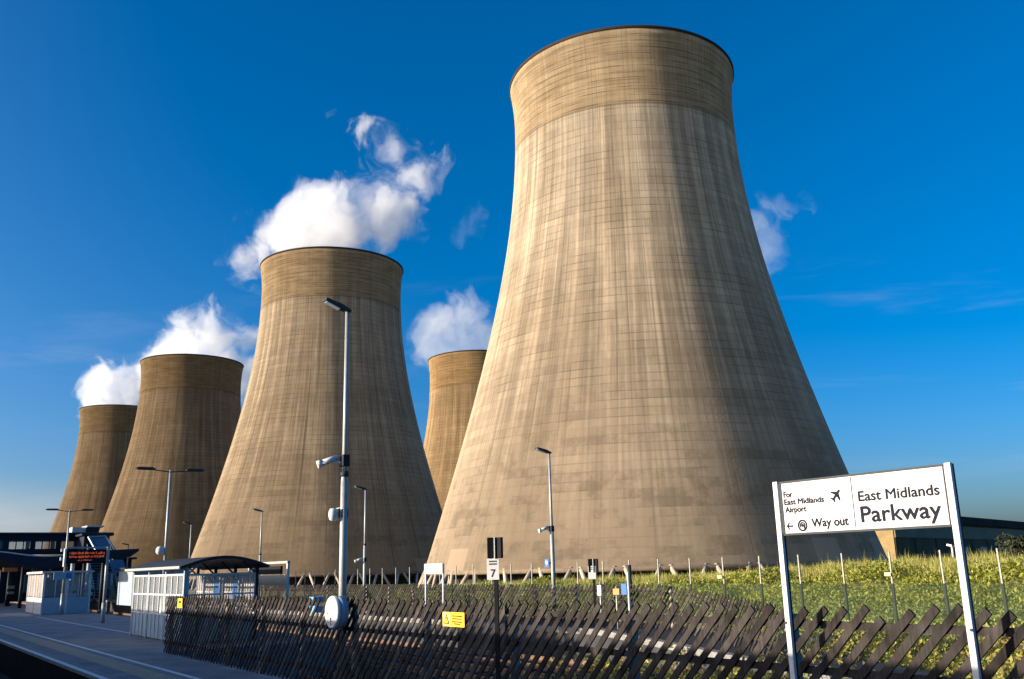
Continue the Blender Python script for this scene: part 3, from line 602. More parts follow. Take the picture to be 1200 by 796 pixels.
def single_lamp(label, s, a, z0, ztop, r=.06, head=.5, cctv=None, dome=None, group=None, tilt=10):
    t = thing('lamp_post', label, 'lamp post', s, a, z0, group); H = ztop-z0
    m_ = MB(); m_.tube((0, 0, -.05), (0, 0, H*.52), r*1.35, r*1.3, 14); m_.tube((0, 0, H*.52), (0, 0, H*.545), r*1.3, r*.95, 14, False); m_.tube((0, 0, H*.545), (0, 0, H), r*.95, r*.75, 14); m_.build('pole', M['galv'], t)
    m_ = MB(); m_.box((-r*1.3, 0, .75), (.02, r*1.2, .5)); m_.build('access_door', M['lamphead'], t)
    m_ = MB(); m_.tube((0, 0, H*.535), (0, 0, H*.55), r*1.42, r*1.42, 14); m_.build('collar', M['lamphead'], t)
    m_ = MB(); R_ = Euler((0, rad(tilt), 0)).to_matrix(); hw = head*.17
    pts = [(0.06, 0), (-head*.25, .05), (-head, .055), (-head*1.02, -.01), (-head*.25, -.045), (.06, -.05)]
    m_.prism(pts, lambda u, v, tt: R_ @ Vector((u, tt, v))+Vector((0, 0, H+.03)), -hw, hw); m_.build('lamp_head', M['lamphead'], t, .012)
    m_ = MB(); m_.prism([(-head*.95, -.014), (-head*.35, -.05), (-head*.35, -.062), (-head*.95, -.026)], lambda u, v, tt: R_ @ Vector((u, tt, v))+Vector((0, 0, H+.03)), -hw*.8, hw*.8); m_.build('diffuser', M['bluepanel'], t)
    if cctv: camera_bits(t, cctv-z0, dome=dome is not None, zd=None if dome is None else dome-z0)
    return t
q = at_a(401.5, 690, 7.45)
single_lamp('tall thick grey lamp post with two cameras rising behind the white drum on the fence', q[0], 7.45, 0.0, at_a(409, 364, 7.45)[1], .054, .50, cctv=at_a(404, 540, 7.45)[1], dome=at_a(403, 603, 7.45)[1], tilt=14)
LG = 'single-headed lamp posts along the opposite platform'
for (px, py, bx, lab, cc) in ((643, 530, 649, 'slim lamp post with small camera and blue sign in front of the nearest tower', 1), (427, 573, 427, 'slim lamp post just right of the thick lamp post', 1),
                          (304, 599, 303.5, 'slim lamp post behind the curved shelter roof, in front of the second tower', 0), (221, 614, 220, 'short-looking lamp post against the dark side of the brown tower', 1),
                          (149, 638, 147, 'farthest small lamp post above the end of the dark canopy', 0)):
    s, z = at_a(px+.5, py+1, 21.6); t = single_lamp(lab, at_a(bx, 690, 21.6)[0], 21.6, 0, z, .06, .62, cctv=(3.4 if px == 643 else 2.6) if cc else None, group=LG)
    if px == 643:
        camt = at_a(646, 660, 21.5)
        p = thing('blue_sign', 'small blue sign strapped to the slim lamp post before the nearest tower', 'sign', at_a(641, 660, 21.45)[0], 21.45, at_a(641, 660, 21.45)[1])
        m_ = MB(); m_.box((0, 0, 0), (.03, .25, .30)); m_.build('plate', M['blue'], p); m_ = MB(); m_.box((-.018, 0, .02), (.004, .11, .13)); m_.build('symbol', M['sign'], p)
        m_ = MB(); m_.box((.09, .0, 0), (.16, .04, .05)); m_.build('strap', M['galv'], p)
def double_lamp(label, s, a, ztop, boxes):
    t = thing('double_lamp_post', label, 'lamp post', s, a, 0, 'double-armed lamp posts on the near platform'); H = ztop
    m_ = MB(); m_.tube((0, 0, -.05), (0, 0, 1.2), .10, .09, 14); m_.tube((0, 0, 1.2), (0, 0, H), .065, .05, 14); m_.build('pole', M['galv'], t)
    for sg in (-1, 1):
        m_ = MB(); m_.tube((0, 0, H-.08), (sg*.75, 0, H+.0), .022, .02, 8); m_.build('arm', M['dark'], t)
        m_ = MB(); pts = [(.60, .03), (.72, .085), (1.25, .075), (1.34, .03), (1.25, -.02), (.72, -.025), (.60, -.005)]
        m_.prism(pts, lambda u, v, tt: (sg*u, tt, H+v), -.11, .11); m_.build('lamp_head', M['lamphead'], t, .015)
    for (z, w, h, side, mt) in boxes:
        m_ = MB(); m_.box((side, 0, z), (w, .14, h)); m_.build('box' if mt == 'dark' else 'loudspeaker', M[mt], t, .01)
    return t
s1, z1 = at_a(82, 598, 10.2); double_lamp('double-armed lamp post in front of the station footbridge', s1, 10.2, z1, [(3.2, .22, .2, -.2, 'white'), (3.7, .2, .18, -.2, 'white')])
s2, z2 = at_a(200, 551, 9.9); t = double_lamp('double-armed lamp post rising behind the near shelter, in front of the brown tower', s2, 9.9, z2, [])
m_ = MB(); m_.lathe([(0, .16), (.1, .13), (.15, .04), (.15, -.08), (.08, -.16), (0, -.17)], 16, (-.22, 0, at_a(194, 645, 9.9)[1])); m_.tube((-.22, 0, at_a(194, 645, 9.9)[1]), (0, 0, at_a(194, 645, 9.9)[1]+.1), .03, .03, 8); m_.build('dome_camera', M['white'], t)

# ================================================================ SHELTERS
def shelter(label, s0, s1, a0, a1, group):
    """long glazed platform shelter; local x across (0 = front), local y along"""
    t = thing('platform_shelter', label, 'shelter', s0, a0, 0, group); L, D, Hh = s1-s0, a1-a0, 2.1
    m_ = MB(); arc = [(x, 2.30+.30*math.sin(PI*(x+.25)/(D+.5))) for x in np.linspace(-.25, D+.25, 13)]; poly = arc+[(x, z-.09) for x, z in arc[::-1]]
    m_.prism(poly, lambda u, v, y: (u, y, v), -.35, L+.3, False); m_.build('roof', M['dark'], t)
    m_ = MB(); m_.box((-.27, L/2, 2.27), (.05, L+.66, .08)); m_.box((D+.27, L/2, 2.27), (.05, L+.66, .08)); m_.build('gutter', M['galv'], t)
    n = max(2, round(L/2.0))
    for i in range(n+1):
        for x in (0, D):
            m_ = MB(); y = L*i/n; m_.box((x, y, 1.14), (.09, .09, 2.28)); m_.bar((x, y, 2.0), (x+(.55 if x == 0 else -.55), y, 2.5), .05, .05); m_.build('column', M['bluepanel'] if x == 0 else M['dark'], t)
    # panels: front long side, near end, rear
    for i in range(n):
        y0, y1 = L*i/n+.06, L*(i+1)/n-.06
        for x, rear in ((0, False), (D, True)):
            m_ = MB(); m_.box((x, (y0+y1)/2, .43), (.03, y1-y0, .74)); lo = m_.build('lower_panel', M['bluepanel'] if not rear else M['lit'], t)  # front panels tinted blue-grey as shaded, rear ones pale as sunlit
            m_ = MB(); [m_.box((x-.025, y, .43), (.03, .04, .74)) for y in np.linspace(y0+.05, y1-.05, 5)]; m_.build('panel_rib', M['white'], lo)
            m_ = MB(); m_.box((x, (y0+y1)/2, 1.44), (.015, y1-y0, 1.16)); up = m_.build('glazing', M['lit'] if rear else M['glass'], t)
            m_ = MB(); [m_.box((x-.02, y, 1.44), (.03, .05, 1.16)) for y in np.linspace(y0+.02, y1-.02, 4 if not rear else 9)]
            m_.box((x-.02, (y0+y1)/2, 1.44), (.03, y1-y0, .05)); m_.box((x-.02, (y0+y1)/2, 2.05), (.05, y1-y0, .06)); m_.box((x-.02, (y0+y1)/2, .83), (.05, y1-y0, .05)); m_.build('frame', M['white'], up)
    m_ = MB(); m_.box((D-.45, L/2, .46), (.4, L-1.4, .05)); m_.box((D-.26, L/2, .75), (.04, L-1.4, .35)); [m_.box((D-.45, y, .22), (.3, .05, .44)) for y in (1.0, L/2, L-1.0)]; m_.build('bench', M['dark'], t)
    m_ = MB(); m_.box((D-.04, L*.3, 1.45), (.02, .6, .85)); m_.box((D-.04, L*.62, 1.45), (.02, .6, .85)); m_.build('poster_frame', M['blue'], t)
    for k, (x0, x1) in enumerate(((.06, D*.5-.03), (D*.5+.03, D-.06))):
        m_ = MB(); m_.box(((x0+x1)/2, 0, .43), (x1-x0, .03, .74)); m_.build('lower_panel', M['lit'], t)  # end panels coloured pale so they look sunlit
        m_ = MB(); m_.box(((x0+x1)/2, 0, 1.44), (x1-x0, .015, 1.16)); up = m_.build('glazing', M['glass'], t)
        m_ = MB(); [m_.box((x, -.02, 1.44), (.05, .03, 1.16)) for x in np.linspace(x0+.02, x1-.02, 3)]; m_.box(((x0+x1)/2, -.02, 2.04), (x1-x0, .05, .06)); m_.box(((x0+x1)/2, -.02, 1.44), (x1-x0, .03, .05)); m_.build('frame', M['offwhite'], up)
    return t
SG = 'glazed shelters on the platforms'
shelter('long glazed shelter with dark curved roof beside the left end of the fence', 29.8, 36.2, 8.35, 10.6, SG)
shelter('farther low glazed shelter half hidden behind the near curved-roof shelter', 54, 60, 14.2, 16.2, SG) if False else None

def kiosk():
    t = thing('waiting_kiosk', 'small glazed waiting kiosk with sunlit cream and shade-blue panels under the station canopy', 'kiosk', 63.0, 9.35, 0); L, D = 6.0, 2.6
    m_ = MB(); m_.box((D/2, L/2, 2.45), (D+.3, L+.3, .12)); m_.build('roof', M['offwhite'], t)
    for x, y in ((0, 0), (D, 0), (0, L), (D, L), (0, L/2), (D*.5, 0)):
        m_ = MB(); m_.box((x, y, 1.2), (.09, .09, 2.4)); m_.build('column', M['white'], t)
    for y0, y1 in ((.06, L/2-.06), (L/2+.06, L-.06)):
        m_ = MB(); m_.box((0, (y0+y1)/2, .5), (.04, y1-y0, .95)); m_.build('lower_panel', M['offwhite'], t)
        m_ = MB(); m_.box((0, (y0+y1)/2, 1.66), (.02, y1-y0, 1.3)); g = m_.build('glazing', M['lit'], t)
        m_ = MB(); [m_.box((-.02, y, 1.66), (.03, .05, 1.3)) for y in np.linspace(y0, y1, 4)]; m_.build('frame', M['white'], g)
    for x0, x1 in ((.06, D/2-.06), (D/2+.06, D-.06)):
        m_ = MB(); m_.box(((x0+x1)/2, 0, .5), (x1-x0, .04, .95)); m_.build('lower_panel', M['bluepanel'], t)  # blue-grey here paints the kiosk's shaded face
        m_ = MB(); m_.box(((x0+x1)/2, 0, 1.66), (x1-x0, .02, 1.3)); g = m_.build('glazing', M['glass'], t)
        m_ = MB(); [m_.box((x, -.02, 1.66), (.05, .03, 1.3)) for x in np.linspace(x0, x1, 3)]; m_.build('frame', M['white'], g)
    m_ = MB(); m_.box((.5, 1.2, .45), (.5, 1.6, .08)); m_.box((.5, 1.2, .2), (.08, 1.2, .4)); m_.build('bench', M['blue'], t)
kiosk()

# ================================================================ STATION BUILDINGS AT LEFT
def canopy():
    t = thing('platform_canopy', 'dark wavy gull-wing canopy over the platform at the left edge', 'canopy', 80, 13.9, 0); L = 18
    xs = np.linspace(-7.5, 1.6, 23); top = [(x, 3.95-.22*math.cos((x+1.9)/4.4*PI)*1.0) for x in xs]
    m_ = MB(); m_.prism([(x, z) for x, z in top]+[(x, z-.95+.12*abs(x+1.9)) for x, z in top[::-1]], lambda u, v, y: (u, y, v), 0, L); m_.build('roof', M['navy'], t)
    m_ = MB(); m_.prism([(x, z+.09) for x, z in top]+[(x, z) for x, z in top[::-1]], lambda u, v, y: (u, y, v), -.06, -.01); m_.build('edge_trim', M['white'], t)
    for y in (1.0, 8.5, 16):
        for x in (-3.4, -.4):
            m_ = MB(); m_.tube((x, y, 0), (x*1.0, y, 3.0), .13, .11, 12); m_.build('column', M['dark'] if x < -1 else M['galv'], t)
    for y in (3, 10):
        m_ = MB(); m_.box((-1.9, y, 2.9), (1.3, .25, .12)); m_.build('canopy_light', M['lit'], t)
    m_ = MB(); m_.box((-4.1, 2.4, 2.85), (1.0, .12, .3)); m_.build('hanging_sign', M['orange'], t)
    m_ = MB(); m_.box((-2.2, 1.6, 2.55), (.9, .1, .3)); m_.build('hanging_panel', M['offwhite'], t)
    m_ = MB(); m_.box((-1.0, 6, 1.1), (1.6, 1.2, 2.2)); m_.build('ticket_cabinet', M['dark'], t)
canopy()
def footbridge():
    t = thing('footbridge', 'dark enclosed footbridge with window strips crossing above the platforms at the left', 'footbridge', 100, 0, 0)
    a0, a1, zb, zt = -16.0, 20.4, 4.45, 6.28
    m_ = MB(); m_.prism([(-.4, zt), (3.8, zt), (3.5, zt+.16), (-.1, zt+.16)], lambda u, v, x: (x, u, v), a0-.3, a1+.3); m_.build('roof', M['dark'], t)
    spans = [(at_s(x0, 638, 100)[0], at_s(x1, 638, 100)[0]) for x0, x1 in ((-26, 4), (10, 36), (41, 66), (71, 95))]
    m_ = MB(); m_.box(((a0+a1)/2, 1.7, zb+.12), (a1-a0, 3.4, .24))
    edges = [a0]+[e for sp in spans for e in sp]+[a1]
    for y in (.06, 3.34):
        m_.box(((a0+a1)/2, y, (zb+.24+4.895)/2), (a1-a0, .12, 4.895-zb-.24)); m_.box(((a0+a1)/2, y, (5.685+zt)/2), (a1-a0, .12, zt-5.685))
        for i in range(0, len(edges), 2): m_.box(((edges[i]+edges[i+1])/2, y, 5.29), (edges[i+1]-edges[i], .12, .79))
    for x in (a0+.05, a1-.05): m_.box((x, 1.7, 5.3), (.1, 3.1, 1.5))
    m_.build('enclosure', M['navy'], t)
    for k, (x0, x1) in enumerate(spans):
        m_ = MB(); m_.box(((x0+x1)/2, 3.30, 5.29), (x1-x0-.02, .02, .77)); m_.build('rear_window', M['glass'], t)
        m_ = MB(); m_.box(((x0+x1)/2, .10, 5.29), (x1-x0-.02, .02, .77)); w = m_.build('window', M['glass'], t)
        m_ = MB(); [m_.box((x, -.03, 5.29), (.09, .05, .78)) for x in np.linspace(x0, x1, 4)]; m_.box(((x0+x1)/2, -.03, 4.87), (x1-x0, .05, .06)); m_.build('mullion', M['dark'], w)
    for x in (3, 11.5, 19):
        m_ = MB(); m_.box((x, 1.7, 2.2), (.5, 1.2, 4.5)); m_.build('pier', M['dark'], t)
footbridge()
def dark_backdrop():  # dark mass added to fill the view under the bridge with darkness
    t = thing('dark_backdrop', 'dark added block filling the dim clutter behind the canopy columns under the footbridge', 'building', 106, 3.0, 0); W_, Hh = 21.0, 3.9
    m_ = MB(); m_.box((W_/2, 4, Hh/2), (W_, 8, Hh)); m_.build('wall', M['dark'], t)
    m_ = MB(); m_.box((W_/2, 3.8, Hh+.1), (W_+.8, 8.8, .2)); m_.build('roof', M['shedroof'], t)
    for k in range(6):
        x = 1.6+k*3.4; m_ = MB(); m_.box((x, -.03, 1.7), (1.7, .05, 1.7)); w = m_.build('window', M['skylight'] if k % 2 else M['beige'], t)
        m_ = MB(); [m_.box((x+d_, -.07, 1.7), (.07, .05, 1.7)) for d_ in (-.85, 0, .85)]; m_.box((x, -.07, 2.55), (1.8, .05, .08)); m_.build('frame', M['galv'], w)
    m_ = MB(); m_.box((W_-1.2, -.04, 1.1), (1.2, .06, 2.2)); m_.build('door', M['brick'], t)
dark_backdrop()
def stair_block():
    t = thing('stair_tower', 'dark stair block with sloping blue glazing at the right end of the footbridge', 'stair tower', 96.4, 17.5, 0)
    x0 = lambda px, py, s=95: at_s(px, py, s)
    A, B, C, D_ = at_s(104, 629, 96), at_s(124, 628, 96), at_s(132, 645, 96), at_s(110, 646, 96)
    o = 17.5; pl = lambda q, y: (q[0]-o, y, q[1])
    m_ = MB(); m_.add([pl(A, -.2), pl(B, -.2), pl(C, -1.4), pl(D_, -1.4), pl(A, -.05), pl(B, -.05), pl(C, -1.25), pl(D_, -1.25)], [(0, 1, 2, 3), (4, 7, 6, 5), (0, 4, 5, 1), (1, 5, 6, 2), (2, 6, 7, 3), (3, 7, 4, 0)]); g = m_.build('sloping_glazing', M['skylight'], t)
    fr_ = MB()
    for p_, q_ in ((A, B), (B, C), (C, D_), (D_, A)):
        fr_.bar((p_[0]-o, -.28 if p_ in (A, B) else -1.48, p_[1]), (q_[0]-o, -.28 if q_ in (A, B) else -1.48, q_[1]), .16, .12)
    fr_.build('frame', M['galv'], g)
    zt = at_s(110, 629, 96)[1]; xl = at_s(100, 629, 96)[0]-o; xr = at_s(130, 629, 96)[0]-o
    m_ = MB(); m_.prism([(xl, 4.3), (xr+.2, 4.3), (xr-.2, zt+.1), (xl, zt+.1)], lambda u, v, y: (u, y, v), .1, 3.3); m_.build('enclosure', M['navy'], t)
    m_ = MB(); m_.box(((xl+xr)/2, 1.6, zt+.2), (xr-xl+.6, 3.8, .18)); m_.build('roof', M['dark'], t)
    # stair flight down to the platform, towards the camera
    n = 16; m_ = MB(); w = 1.9
    for k in range(n): m_.box((1.0+.0*k, -1.4-k*.30, 4.15-k*.255), (w, .34, .05))
    m_.build('treads', M['coping'], t)
    for x in (.0, 2.0):
        m_ = MB(); m_.bar((x, -1.2, 4.25), (x, -1.4-n*.30, 4.15-n*.255), .06, .34); m_.build('stringer', M['dark'], t)
        m_ = MB(); m_.bar((x, -1.2, 5.15), (x, -1.4-n*.30, 5.05-n*.255), .05, .05); [m_.bar((x, -1.4-k*1.2, 4.15-k*1.02), (x, -1.4-k*1.2, 5.05-k*1.02), .04, .04) for k in range(5)]; m_.build('handrail', M['galv'], t)
    # lower glazed flight cover
    A2, B2, C2, D2 = at_s(128, 656, 92), at_s(144, 656, 92), at_s(148, 671, 92), at_s(131, 672, 92)
    m_ = MB(); m_.add([pl(A2, -4.4), pl(B2, -4.4), pl(C2, -4.9), pl(D2, -4.9), pl(A2, -4.25), pl(B2, -4.25), pl(C2, -4.75), pl(D2, -4.75)], [(0, 1, 2, 3), (4, 7, 6, 5), (0, 4, 5, 1), (1, 5, 6, 2), (2, 6, 7, 3), (3, 7, 4, 0)]); m_.build('lower_glazing', M['skylight'], t)
    m_ = MB(); [m_.tube((q_[0]-o, -4.6, -.05), (q_[0]-o, -4.6, q_[1]), .09, .09, 8) for q_ in (D2, C2)]; m_.build('support', M['galv'], t)
stair_block()
def lift_tower():
    A, B = at_s(88, 617, 103), at_s(120, 616, 103)
    t = thing('lift_tower', 'boxy lift tower with white edge standing above the footbridge roof', 'lift tower', 104.5, A[0], 0); W_ = B[0]-A[0]; zt = A[1]
    m_ = MB(); m_.box((W_/2+.7, 1.6, zt/2), (W_-1.4, 3.2, zt)); m_.build('shaft', M['dark'], t)
    m_ = MB(); m_.box((.68, 1.5, zt-.6), (1.3, 2.8, 1.2)); m_.build('plant_box', M['offwhite'], t)
    m_ = MB(); m_.box((W_/2+.9, 1.5, zt+.08), (W_-.9, 3.4, .14)); m_.build('cap', M['white'], t)
lift_tower()
def end_canopy():
    s = 68; A, B = at_s(113, 652, s), at_s(163, 643, s)
    t = thing('tilted_canopy', 'dark tilted canopy end poking out right of the departure board', 'canopy', s, A[0], 0); W_ = B[0]-A[0]
    m_ = MB(); m_.prism([(0, A[1]-.25), (W_*.8, B[1]-.55), (W_, B[1]-.16), (W_, B[1]), (W_*.5, (A[1]+B[1])/2+.18), (0, A[1]+.35)], lambda u, v, y: (u, y, v), 0, 9); m_.build('roof', M['dark'], t)
    for y in (1, 7.5):
        m_ = MB(); m_.tube((W_*.25, y, 0), (W_*.25, y, A[1]+.1), .12, .12, 10); m_.build('column', M['dark'], t)
end_canopy()
def low_building(label, s, a0, a1, L, h):
    t = thing('platform_building', label, 'building', s, a0, 0); W_ = a1-a0
    m_ = MB(); m_.box((W_/2, L/2, h/2), (W_, L, h)); m_.build('wall', M['bluepanel'], t)
    m_ = MB(); m_.box((W_/2, L/2, h+.08), (W_+.5, L+.5, .16)); m_.build('roof', M['dark'], t)
    for k in range(4):
        x = W_*(.14+.24*k); m_ = MB(); m_.box((x, -.03, h*.62), (W_*.17, .04, h*.45)); m_.build('window', M['lit'], t)
    m_ = MB(); [m_.box((W_*(.02+.24*k), -.04, h/2), (.12, .05, h)) for k in range(5)]; m_.build('pilaster', M['offwhite'], t)
low_building('low blue and white platform building between the departure board and the near shelter', 74, 17.0, 21.0, 5, 2.6)
for k, (px, a, c) in enumerate(((10, 10.6, 'dark'), (82, 11.2, 'galv'), (101, 12.6, 'galv'))):
    s, _ = at_a(px, 700, a); t = thing('canopy_column', ['dark slim column at the far left edge of the platform', 'pale column just right of the double-armed lamp', 'pale column below the departure board'][k], 'column', s, a, 0, 'free-standing columns under the canopy')
    m_ = MB(); m_.tube((0, 0, -.02), (0, 0, 3.6), .12, .12, 12); m_.build('shaft', M[c], t); m_ = MB(); m_.box((0, 0, .06), (.4, .4, .12)); m_.build('foot', M['dark'], t)
    m_ = MB(); m_.box((.1, -.16, 1.5), (.5, .05, .25)); m_.box((.1, -.16, 1.05), (.5, .05, .2)); m_.build('notice', M['lit'], t)

def departure_board():
    s0, zt = at_a(128, 648, 9.7); s, z = at_a(127, 640, 9.7)
    t = thing('departure_board', 'hanging black departure board with orange lettering rows between two posts', 'departure board', s, 9.7, 0)
    for y, nm in ((0, 'post'), (4.9, 'post')):
        if y == 0:
            m_ = MB(); m_.tube((0, 0, -.03), (0, 0, .9), .10, .10, 12); m_.tube((0, 0, .9), (0, 0, 3.45), .075, .07, 12); m_.build('post', M['galv'], t)
    m_ = MB(); m_.bar((0, .1, 3.42), (-1.8, .1, 3.42), .06, .08); m_.build('beam', M['galv'], t)
    x1 = -.05; x0 = -1.78; m_ = MB(); m_.box(((x0+x1)/2, .1, 3.02), (x1-x0, .22, .62)); b = m_.build('display_case', M['black'], t, .01)
    m_ = MB(); rr = random.Random(3)
    for row, (zc, h_) in enumerate(((3.17, .12), (3.01, .12), (2.85, .07))):
        x = x0+.12; end = x1-.12 if row < 2 else x0+1.1; x = x if row < 2 else x0+.5
        while x < end:
            w = rr.uniform(.022, .05); m_.box((x+w/2, -.018, zc+rr.uniform(-.015, .015)), (w, .008, h_*rr.uniform(.4, 1))); x += w+rr.choice((.012, .012, .012, .012, .05))
    m_.build('led_rows', M['led'], b)
    m_ = MB(); m_.box((x0-.05, .1, 2.98), (.08, .26, .80)); m_.build('side_bracket', M['white'], t)
departure_board()
s, z = at_a(75, 675, 10.0); t = thing('platform_sign', 'small white and blue sign on the double-armed lamp below the departure board', 'sign', s, 10.0, z)
m_ = MB(); m_.box((0, 0, 0), (1.1, .06, .42)); p = m_.build('plate', M['bluepanel'], t); m_ = MB(); m_.box((.25, -.034, 0), (.3, .01, .28)); m_.build('symbol', M['blue'], t)

def info_frame():
    s, z = at_a(305, 660, 12.4); s2, z2 = at_a(351, 659, 12.4); t = thing('information_frame', 'white two-post frame with dark screen and beige board behind the shelter', 'information frame', s2, 12.0, 0); L = s-s2
    for y in (0, L): m_ = MB(); m_.box((0, y, z/2), (.08, .08, z)); m_.build('post', M['white'], t)
    m_ = MB(); m_.box((0, L/2, z-.03), (.1, L+.1, .08)); m_.build('top_rail', M['galv'], t)
    m_ = MB(); m_.box((-.02, L*.5, z-.28), (.08, L*.72, .27)); m_.build('screen', M['black'], t)
    m_ = MB(); m_.box((0, L*.5, z-.62), (.05, L*.94, .34)); m_.build('board', M['beige'], t)
info_frame()
s, z = at_a(300, 672, 11.0); t = thing('white_square_sign', 'plain white square sign plate on a slim post at the right end of the shelter', 'sign', s, 11.0, 0)
m_ = MB(); m_.box((0, 0, z), (.03, .34, .34)); m_.build('plate', M['sign'], t); m_ = MB(); m_.tube((.04, 0, -.03), (.04, 0, z+.1), .03, .03, 8); m_.build('post', M['galv'], t)

# ================================================================ SIGNS
def big_sign():
    a = 6.8; k = a/6.32; sR, sL = 3.686*k, 5.168*k; zt, zb = 2+(.632)*k, 2+.207*k
    t = thing('station_sign', 'large white two-post station nameboard with airport and way out directions', 'sign', sR, a, 0); L = sL-sR
    for y in (-.03, L+.03):
        m_ = MB(); m_.box((-.032, y, (zt+.012)/2), (.034, .052, zt+.012)); po = m_.build('post', M['white'], t, .005)
        m_ = MB(); m_.box((-.002, y, (zt+.006)/2), (.024, .044, zt+.006)); m_.build('dark_side', M['navy'], po)  # navy strip gives each post its dark side
    m_ = MB(); m_.box((-.012, L/2, (zt+zb)/2), (.03, L-.012, zt-zb-.02)); pn = m_.build('panel', M['sign'], t)
    e = MB(); 
    for z in (zt, zb): e.box((-.012, L/2, z), (.044, L-.016, .016))
    e.box((-.012, L-.016, (zt+zb)/2), (.044, .014, zt-zb-.02)); e.box((-.012, .016, (zt+zb)/2), (.044, .008, zt-zb-.02)); e.build('edging', M['lamphead'], t)
    X = -.0285; R_ = (PI/2, 0, -PI/2)
    lc = lambda s, z: (X, (s-3.686)*k, 2+(z-2)*k)
    m_ = MB(); p0 = lc(4.47, 2.42); m_.box((X, p0[1], (zt+zb)/2), (.003, .007, zt-zb-.03)); m_.build('divider', M['lamphead'], pn)
    def put(body, s0, s1, z, size, bold): text_mesh(body, size*k, M['ink'], pn, lc(s0, z), R_, 'lettering', bold, 'LEFT', (s0-s1)*k)
    put('For', 5.128, 5.040, 2.508, .064, .0027); put('East Midlands', 5.128, 4.736, 2.447, .064, .0027); put('Airport', 5.125, 4.915, 2.384, .064, .0027)
    put('Way out', 4.873, 4.531, 2.256, .094, .0034); put('East Midlands', 4.417, 3.752, 2.428, .107, .0030); put('Parkway', 4.410, 3.758, 2.270, .168, .0042)
    # aeroplane symbol, climbing to the upper right
    fus = [(-.055, .006), (-.045, -.008), (.03, -.010), (.058, -.006), (.066, .004), (.052, .012), (-.03, .012), (-.055, .030), (-.066, .030)]
    w1 = [(.020, 0), (-.010, 0), (-.045, -.062), (-.030, -.062)]; w2 = [(.020, .004), (-.006, .004), (-.030, .052), (-.018, .052)]
    c = lc(4.618, 2.488); an = rad(48); m_ = MB()
    fx = lambda u, v, x: (x, c[1]-(u*math.cos(an)-v*math.sin(an))*.95, c[2]+(u*math.sin(an)+v*math.cos(an))*.95)
    body = [(.066, 0), (.055, .010), (.030, .012), (.0, .058), (-.016, .058), (-.002, .012), (-.036, .010), (-.050, .028), (-.060, .028), (-.054, 0), (-.060, -.028), (-.050, -.028), (-.036, -.010), (-.002, -.012), (-.016, -.058), (0, -.058), (.030, -.012), (.055, -.010)]
    m_.prism(body, fx, X, X-.002); m_.build('aeroplane_symbol', M['ink'], pn)
    # left arrow
    m_ = MB(); c2 = lc(5.093, 2.273); bx = lambda u, v, x: (x, c2[1]-u, c2[2]+v)
    m_.prism([(-.036, 0), (-.010, .030), (.003, .030), (-.015, .007), (.036, .007), (.036, -.007), (-.015, -.007), (.003, -.030), (-.010, -.030)], bx, X, X-.002); m_.build('arrow', M['ink'], pn)
    # ringed car-and-ticket style roundel: ring, inner arc and dot
    c3 = lc(4.966, 2.273); m_ = MB()
    def ring(r0, r1, t0, t1, n=28):
        for i in range(n):
            u0, u1 = t0+(t1-t0)*i/n, t0+(t1-t0)*(i+1)/n
            m_.add([(X-.0016, c3[1]-r*math.cos(u), c3[2]+r*math.sin(u)) for r, u in ((r0, u0), (r1, u0), (r1, u1), (r0, u1))], [(0, 1, 2, 3)])
    ring(.036, .051, 0, 2*PI); ring(.0, .013, 0, 2*PI); ring(.018, .029, rad(-60), rad(220)); m_.box((X-.001, c3[1]-.020, c3[2]-.014), (.0016, .013, .034)); m_.build('roundel', M['ink'], pn, fix=False)
    for y in (-.045, L+.045):
        m_ = MB(); m_.tube((-.055, y, zb-.75), (-.049, y, zb-.75), .012, .012, 8); m_.build('bolt', M['lamphead'], t)
big_sign()

def fence_sign():
    a = 7.03; s0, z0 = at_a(519, 717, a); s1, z1 = at_a(544.5, 735.5, a); t = thing('warning_sign', 'yellow warning sign with triangle symbol fixed to the near paling fence', 'sign', s1, a, z1); L, h = s0-s1, z0-z1
    m_ = MB(); m_.box((0, L/2, h/2), (.008, L, h)); p = m_.build('plate', M['yellow'], t)
    m_ = MB(); m_.box((-.006, L*.81, h/2), (.003, L*.34, h*.92)); m_.build('symbol_panel', M['paleyellow'], p)
    m_ = MB(); fx = lambda u, v, x: (x, L*.81-u*L*.15, h*.5+v*h*.36)
    for tri, tt in (([(-1, -.9), (1, -.9), (0, 1.1)], None),): m_.prism(tri, fx, -.009, -.011)
    m_.build('warning_triangle', M['ink'], p)
    m_ = MB(); m_.prism([(-.66, -.7), (.66, -.7), (0, .72)], fx, -.0115, -.013); m_.build('triangle_fill', M['yellow'], p)
    m_ = MB(); m_.prism([(-.08, -.2), (.08, -.2), (.12, .35), (-.12, .35)], fx, -.0135, -.015); m_.prism([(-.1, -.52), (.1, -.52), (.1, -.32), (-.1, -.32)], fx, -.0135, -.015); m_.build('exclamation_mark', M['ink'], p)
    m_ = MB(); [m_.box((-.006, L*.33, h*z), (.003, L*w, h*.075)) for z, w in ((.74, .46), (.55, .42), (.34, .47), (.2, .3))]; m_.build('text_lines', M['ink'], p)
fence_sign()
s, z = at_a(211, 707, 7.02); t = thing('yellow_notice', 'small yellow notice at the far left end of the near paling fence', 'sign', s, 7.02, z)
m_ = MB(); m_.box((0, 0, 0), (.01, .42, .24)); m_.build('plate', M['yellow'], t); m_ = MB(); m_.box((-.007, 0, .03), (.003, .2, .05)); m_.build('symbol', M['ink'], t)

